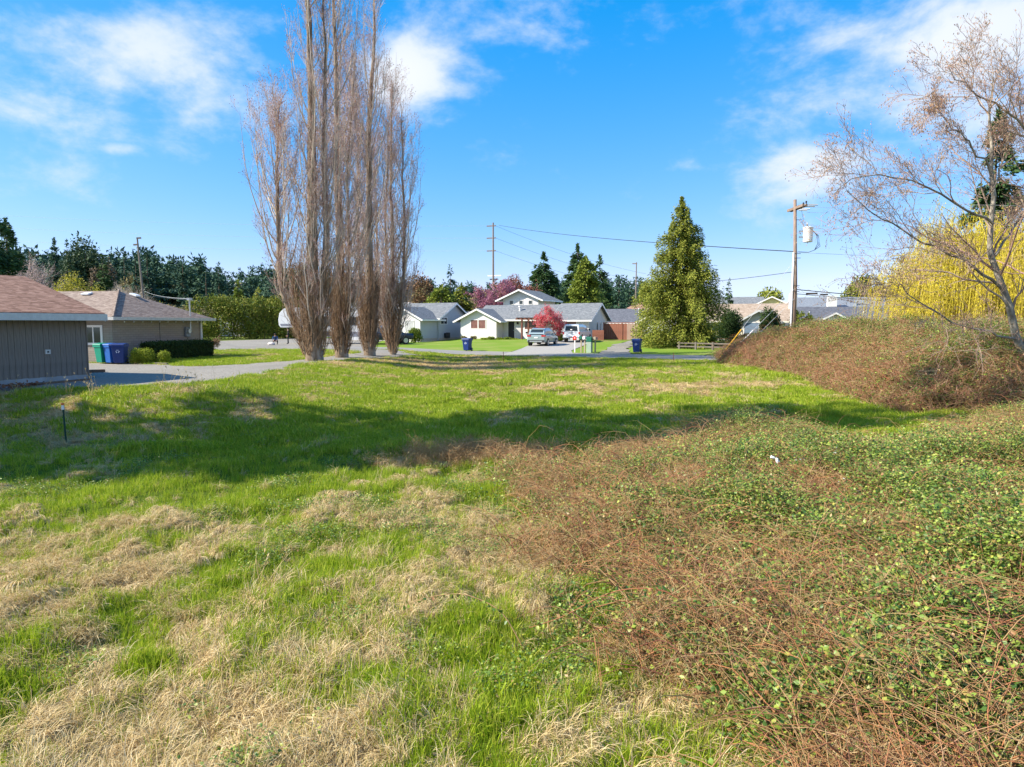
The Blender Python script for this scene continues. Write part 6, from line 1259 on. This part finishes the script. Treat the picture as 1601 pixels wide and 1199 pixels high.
# round pine, yellow shrub, bare tree at left
leafy(133, 362, 140, 92, m_round, 'big rounded dark pine towering behind the tan house', 80, n=16000, card=.6, name='pine_tree', cat='pine tree', lumps=26, r=(.16, .3))
leafy(158, 388, 136, 40, leaf_mat('browning needles', [(.14, .10, .06), (.20, .14, .09), (.08, .09, .04)], trans=.1), 'browning conifer against the right side of the round pine', 81, n=5000, card=.5, name='pine_tree', cat='pine tree', lumps=12)
leafy(103, 427, 80, 66, m_yellow, 'bright yellow-green shrub above the brown garage roof', 82, n=8000, card=.22, lumps=16, name='yellow_shrub', shell=.2)
leafy(142, 434, 84, 46, m_yellow, 'smaller yellow-green shrub right of the big one behind the tan roof', 83, n=5000, card=.22, lumps=10, name='yellow_shrub', shell=.2)
leafy(115, 450, 76, 90, m_scrub, 'olive brown thicket below the yellow shrubs behind the tan roof', 84, n=6000, card=.2, lumps=16, name='thicket_shrub', shell=.2)
leafy(52, 408, 110, 30, m_scrub, 'bare pinkish tree rising behind the garage roof ridge', 85, n=400, card=.2, name='bare_tree', cat='tree', bare=True, wmat=m_poptwig)
for i, px in enumerate((188, 206, 214)): leafy(px, 446 + 4 * i, 120, 22, m_scrub, 'pale bare trunked tree behind the tan roof ridge, %s' % ['leftmost', 'middle', 'right next to the pole'][i], 86 + i, n=200, card=.2, name='bare_tree', cat='tree', bare=True, wmat=m_poplimb)
leafy(243, 466, 92, 26, m_yellow, 'lime green shrub above the right slope of the tan roof', 89, n=1500, card=.25)
# laurel hedge: one clipped-wild row
rg = np.random.default_rng(91); h0 = at(300, 528, 93); h1 = at(462, 528, 97); root = empty('laurel_hedge', (h0.x, h0.y, G(h0.x, h0.y)), 0, 'tall wild yellow-green laurel hedge beyond the gravel yard', 'hedge'); L_ = []
for i in range(60):
    t = rg.random(); s = .7 + .9 * rg.random(); L_.append(((h1.x - h0.x) * t, 4 * t + rg.normal() * .8, .6 + 4.3 * rg.random(), 1.3 * s, 1.1 * s, 1.15 * s))
for i in range(26):
    t = i / 25; L_.append(((h1.x - h0.x) * t, 4 * t, 4.3 + .9 * rg.random(), .7, .7, .9 + .5 * rg.random()))
tagit(crown_nb(L_, 26000, .26, rg, shell=.5).obj('foliage', m_laurel, root), kind='stuff'); nb = trunk_nb(3, .06); b = PB()
for i in range(14): t = i / 13; b.tube([((h1.x - h0.x) * t, 4 * t, -.2), ((h1.x - h0.x) * t + .2, 4 * t, 3.5)], .06, 5)
tagit(b.obj('stems', m_trunk, root), kind='stuff')
def box_crown(x0, x1, y0, y1, z0, z1, n, card, rg):
    f = rg.random((n, 3)); k = rg.integers(0, 5, n); P = np.array([x0, y0, z0]) + f * np.array([x1 - x0, y1 - y0, z1 - z0]); lo = [x0, None, y0, None, None]
    P[k == 0, 0] = x0; P[k == 1, 0] = x1; P[k == 2, 1] = y0; P[k == 3, 1] = y1; P[k == 4, 2] = z1; P += rg.normal(size=P.shape) * .045; nb = NB(); V, Q, T = cards(P, rdir(n, rg), card * (.6 + .8 * rg.random(n)), card * .6, rg); nb.add(V, Q, T); return nb
ht = bpy.data.objects['tan_house']; fr = lambda x, y: (Vector((hc[0], hc[1], 1.14)) + Matrix.Rotation(R(-10), 3, 'Z') @ Vector((x, y, 0)))
p = fr(1.0, 0); root = empty('box_hedge', p, R(-10), 'clipped dark green hedge along the shaded wall of the tan house', 'hedge'); tagit(box_crown(-.4, .4, 1.4, 6.9, .05, 1.05, 16000, .09, rg).obj('foliage', m_box, root), kind='stuff')
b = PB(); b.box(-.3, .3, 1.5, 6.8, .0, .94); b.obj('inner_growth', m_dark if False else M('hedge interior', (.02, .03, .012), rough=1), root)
for i, (px, py, w, h, lb) in enumerate([(214, 566, 18, 22, 'bright rounded shrub at the near end of the dark hedge'), (228, 568, 20, 22, 'bright ball shrub in front of the dark hedge, second from left'), (256, 568, 15, 20, 'upright bright shrub standing apart before the dark hedge'), (242, 568, 8, 7, 'tiny bright shrub between the ball shrub and the upright one')]):
    Yb = 36.6 + .15 * i; leafy(px, py - h, Yb, w, m_ball, lb, 92 + i, n=3000 if w > 10 else 900, card=.07, lumps=7, r=(.5, .7), group='bright shrubs by the box hedge')
b = PB(); e0 = gp(222, 569); e1 = gp(262, 571); d = (e1[0] - e0[0], e1[1] - e0[1]); b.box(0, math.hypot(*d), -.06, .06, -.05, .09); o = b.obj('garden_edging', m_grey, None, .01); o.location = (e0[0], e0[1], G(*e0) + .03); o.rotation_euler = (0, 0, math.atan2(d[1], d[0])); tagit(o, 'low grey timber edging in front of the bright ball shrubs', 'edging')
leafy(330, 526, 48, 16, m_scrub, 'tiny leafless sapling at the far corner of the tan house', 97, n=40, card=.06, name='sapling', cat='sapling', bare=True, wmat=m_popbrown)

# far wood: reads as one mass
fp = [proto('wood_fir_%d' % i, conifer_mesh('m', 1.0, .17 + .03 * i, 900, .075, 200 + i, p=.8, branches=46, gap=.2)[0], m_hazefir) for i in range(4)]
bp_ = [proto('wood_round', crown_nb(lumps_of(.8, .8, 1, 0, 9, rng), 900, .09, rng, shell=.2), m_scrub)]
def wood(name, segs, label, zone):
    P = []; Sx = []; sel = []
    for (x0, x1, y0, y1, Y0, Y1, n, rnd) in segs:   # px range, top py at both ends
        for i in range(n):
            t = rng.random(); px = x0 + (x1 - x0) * t; Y = Y0 + (Y1 - Y0) * rng.random(); X = XX(px, Y); g = G(X, Y); back = (Y - Y0) / (Y1 - Y0 + 1)
            top = at(px, (y0 + (y1 - y0) * t) + rng.normal() * 8 + (rng.random() ** 2) * 26 * (1 - back), Y).z; h = max(4, top - g); P.append((X, Y, g - .3)); Sx.append(h); sel.append(4 if rng.random() < rnd else rng.integers(0, 4))
    n = len(P); P = np.array(P); Sx = np.array(Sx); sel = np.array(sel); Sx = np.where(sel == 4, Sx * .72, Sx)
    o = scatter(name, P, np.stack([np.zeros(n), np.zeros(n), rng.random(n) * 6.28], 1), Sx, sel, fp + bp_); tagit(o, label, 'wood', kind='stuff')
wood('distant_wood', [(-260, 40, 372, 395, 180, 240, 70, .0), (20, 250, 398, 405, 190, 270, 110, .03), (230, 320, 410, 412, 200, 260, 50, .05), (300, 480, 432, 420, 200, 300, 120, .05), (430, 640, 424, 438, 220, 300, 110, .1), (600, 800, 446, 452, 220, 300, 120, .15), (760, 1010, 448, 442, 220, 300, 120, .1), (1000, 1120, 458, 470, 230, 300, 40, .2), (1100, 1440, 478, 476, 230, 300, 80, .3), (1400, 1900, 460, 440, 200, 260, 90, .2)], 'dark fir wood running along the skyline behind the houses', None)
wood('scrub_belt', [(-60, 330, 462, 462, 120, 150, 50, 1), (240, 480, 466, 462, 105, 150, 120, .97), (470, 760, 466, 464, 125, 160, 70, .9), (760, 1010, 466, 468, 140, 170, 40, .8)], 'belt of olive brown scrub below the far firs', None)

# ------------------------------------------------------------------ bare alder at right, weeping willow behind it
m_alder = M('lichened alder bark', (.20, .17, .13), (.38, .34, .28), scale=9, rough=.9, bump=.4, c3=(.16, .13, .10), scale2=2.5, stretch=(1.5, 1.5, .8))
m_altwig = leaf_mat('alder twigs', [(.38, .29, .22), (.30, .18, .14), (.46, .36, .27), (.34, .18, .15)], trans=0, rough=.85)
m_catkin = leaf_mat('reddish alder catkins', [(.42, .24, .15), (.52, .33, .20), (.34, .18, .14), (.50, .38, .18)], trans=.2)
def alder(name, guides, loc, label, seed, n2=15, n3=10, n4=5, zmax=None):
    rg = np.random.default_rng(seed); root = empty(name, loc, 0, label, 'alder tree'); o = np.array(loc); TR = NB(); TWG = NB(); CAT = NB(); curP = []; curR = []
    for gi, (pts, r0, r1) in enumerate(guides):
        P = np.array([tuple(at(p[0], p[1], p[2])) for p in pts]) - o; k = 14; t = np.linspace(0, len(P) - 1, k); Q_ = np.stack([np.interp(t, range(len(P)), P[:, j]) for j in range(3)], 1)
        for _ in range(2): Q_[1:-1] = (Q_[:-2] + 2 * Q_[1:-1] + Q_[2:]) / 4
        Q_[1:] += rg.normal(size=(k - 1, 3)) * .05; r = np.linspace(r0, r1, k); V, Q = tubes(Q_[None], r[None], 9 if gi == 0 else 7); r = r * .66; V, Q = tubes(Q_[None], r[None], 9 if gi == 0 else 7); nb = NB(); nb.add(V, Q); nb.obj('trunk' if gi == 0 else 'limb', m_alder, root, smooth=True); curP.append(Q_); curR.append(r)
    Pp = np.array(curP); Rp = np.array(curR)
    def kids(Pp, Rp, m, frac, ang, k, lim, tmin=.2, up=.15, minl=.3):
        n, kk = Pp.shape[:2]; N_ = n * m; idx = np.repeat(np.arange(n), m); tt = tmin + (1 - tmin) * rg.random(N_); f = tt * (kk - 1); i0 = np.minimum(f.astype(int), kk - 2); w = (f - i0)[:, None]; b = Pp[idx, i0] * (1 - w) + Pp[idx, i0 + 1] * w
        d = unit(Pp[idx, i0 + 1] - Pp[idx, i0]); rb = Rp[idx, i0]; pl = np.linalg.norm(Pp[idx, -1] - Pp[idx, 0], axis=1); ln = np.maximum(minl, pl * frac * (.5 + .8 * rg.random(N_)) * (1.1 - .5 * tt)); ln = np.minimum(ln, lim)
        d1 = unit(d + rdir(N_, rg) * ang + np.array([0, 0, up])); t = np.linspace(0, 1, k)[None, :, None]; bend = rdir(N_, rg) * .3; sag = np.array([0, 0, -.12])
        P = b[:, None] + ln[:, None, None] * (d1[:, None] * t + (bend[:, None] + sag) * t ** 2 * .5) + rg.normal(size=(N_, k, 3)) * .02 * ln[:, None, None] * (t > 0); r = np.minimum(rb * .5, .008 + .010 * ln)[:, None] * (1 - .75 * t[..., 0]); return P, r
    P2, R2 = kids(Pp, Rp, n2, .42, .9, 7, 3.6); V, Q = tubes(P2, R2, 5); TWG.add(V, Q)
    P3, R3 = kids(P2, R2, n3, .45, .9, 5, 1.6); V, Q = tubes(P3, np.maximum(R3, .006), 3); TWG.add(V, Q)
    P4, R4 = kids(P3, R3, n4, .5, .9, 3, .55, minl=.15); V, Q = tubes(P4, np.maximum(R4, .0035), 3); TWG.add(V, Q)
    tagit(TWG.obj('branches', m_altwig, root), kind='stuff')
    e = P4[:, -1]; k = rg.random(len(e)) < .6; e = np.repeat(e[k], 2, 0); V, Q, T = cards(e + rg.normal(size=e.shape) * .05, rdir(len(e), rg) * .6 + [0, 0, -1.], .075, .03, rg); CAT.add(V, Q, T); tagit(CAT.obj('catkins', m_catkin, root), kind='stuff')
    return root
Ya = 25.0
bx = at(1603, 560, Ya); 
alder('alder_tree', [
    ([(1618, 620, Ya), (1596, 530, Ya), (1572, 470, Ya), (1552, 400, Ya), (1553, 330, Ya), (1548, 260, Ya + .3), (1546, 200, Ya + .5), (1552, 150, Ya + .6), (1558, 110, Ya + .7)], .23, .02),
    ([(1565, 450, Ya), (1530, 420, Ya - .5), (1480, 395, Ya - 1), (1420, 370, Ya - 1.5), (1370, 330, Ya - 1.8), (1325, 300, Ya - 2)], .085, .015),
    ([(1553, 350, Ya), (1520, 330, Ya - .4), (1470, 300, Ya - .8), (1400, 275, Ya - 1), (1340, 275, Ya - 1.2), (1300, 300, Ya - 1.3)], .075, .012),
    ([(1548, 270, Ya), (1520, 230, Ya - .3), (1485, 195, Ya - .5), (1450, 165, Ya - .8)], .06, .012),
    ([(1592, 530, Ya), (1540, 520, Ya - 1.5), (1480, 505, Ya - 2.5), (1430, 460, Ya - 3), (1390, 440, Ya - 3.3)], .07, .012),
    ([(1600, 540, Ya), (1640, 450, Ya + .4), (1655, 340, Ya + .7), (1630, 240, Ya + .8), (1600, 160, Ya + 1)], .15, .02),
    ([(1655, 340, Ya + .5), (1620, 215, Ya), (1560, 165, Ya - .5), (1510, 130, Ya - .6), (1480, 105, Ya - .7)], .085, .012),
    ([(1556, 400, Ya), (1600, 330, Ya + .6), (1640, 250, Ya + 1)], .07, .015),
    ([(1550, 300, Ya), (1575, 220, Ya + .4), (1600, 150, Ya + .5)], .05, .012)],
    (bx.x, Ya, 0.2), 'bare alder with pale lichened trunk and reddish catkins leaning in at the right edge', 301, n2=18, n3=12, n4=5)
# willow
rg = np.random.default_rng(33); Yw = 44.0; c = at(1560, 420, Yw); g = G(c.x, Yw); root = empty('willow_tree', (c.x, Yw, g), 0, 'bright yellow weeping willow hanging over the brambles at the right', 'willow tree')
T = NB(); t = np.linspace(0, 1, 6); V, Q = tubes(np.stack([0 * t, 0 * t, 5 * t - .2], 1)[None], np.linspace(.4, .28, 6)[None], 9); T.add(V, Q); T.obj('trunk', m_trunk, root, smooth=True)
LB = NB(); LV = NB(); nl = 150; a = rg.random(nl) * 6.283; el = rg.random(nl); W_, Hh = 7.8, 10.3
tip = np.stack([np.cos(a) * W_ * np.sqrt(1 - el ** 2.2) * (.75 + .35 * rg.random(nl)), np.sin(a) * W_ * .8 * np.sqrt(1 - el ** 2.2), 2.6 + el * (Hh - 2.6) * (.8 + .3 * rg.random(nl))], 1); st0 = np.stack([0 * a, 0 * a, 2 + 2.6 * rg.random(nl)], 1); t = np.linspace(0, 1, 6)[None, :, None]
P = st0[:, None] * (1 - t) + tip[:, None] * t + np.array([0, 0, 1.4]) * (4 * t * (1 - t)) * .7; V, Q = tubes(P, np.linspace(.07, .015, 6)[None] * np.ones((nl, 1)), 4); LB.add(V, Q)
ns = 5200; i = rg.integers(0, nl, ns); f = .35 + .65 * rg.random(ns) ** .6; b = np.stack([np.array([np.interp(ff * 5, range(6), P[ii, :, j]) for ii, ff in zip(i, f)]) for j in range(3)], 1) + rg.normal(size=(ns, 3)) * .35
ln = np.minimum(1.2 + 2.8 * rg.random(ns), b[:, 2] - .4); ln = np.maximum(ln, .5); out = unit(b * [1, 1, 0]) * .35; t = np.linspace(0, 1, 5)[None, :, None]
S_ = b[:, None] + out[:, None] * np.sqrt(t) + rg.normal(size=(ns, 1, 3)) * .18 * t + np.array([0, 0, -1.]) * ln[:, None, None] * t ** 1.15; V, Q = tubes(S_, np.full((ns, 5), .007), 3); LB.add(V, Q); tagit(LB.obj('branches', leaf_mat('yellow willow twigs', [(.45, .35, .05), (.55, .44, .06)], trans=0), root), kind='stuff')
m_ = 13; q = rg.random((ns, m_)) * 3.999; i0 = q.astype(int); w = (q - i0)[..., None]; ii = np.arange(ns)[:, None]; Pc = (S_[ii, i0] * (1 - w) + S_[ii, i0 + 1] * w).reshape(-1, 3); D = rdir(len(Pc), rg) * .5 + [0, 0, -1.]
V, Q, T = cards(Pc, D, .13, .05, rg); LV.add(V, Q, T); tagit(LV.obj('leaves', m_willow, root), kind='stuff')

# tall trees left of the view: they stand beside the field and their shadows cross it
def shade_tree(x, y, H, W, seed, label):
    g = G(x, y); root = empty('conifer', (x, y, g), 0, label, 'conifer tree'); me, Bn = conifer_mesh('crown', H, W, 3000, .75, seed, p=.42, branches=150, thick=.3); tagit(link('crown', me, m_fir, root), kind='stuff'); trunk_nb(H * .95, .35).obj('trunk', m_trunk, root)
for i, (x, y, H) in enumerate(((-26, 12.9, 26), (-24.5, 15.2, 31), (-27, 17.2, 36), (-30, 14.6, 39))): shade_tree(x, y, H, 2.6, 400 + i, 'tall dark fir standing left of the field outside the picture, number %s from the front' % ['one', 'three', 'four', 'two'][i])
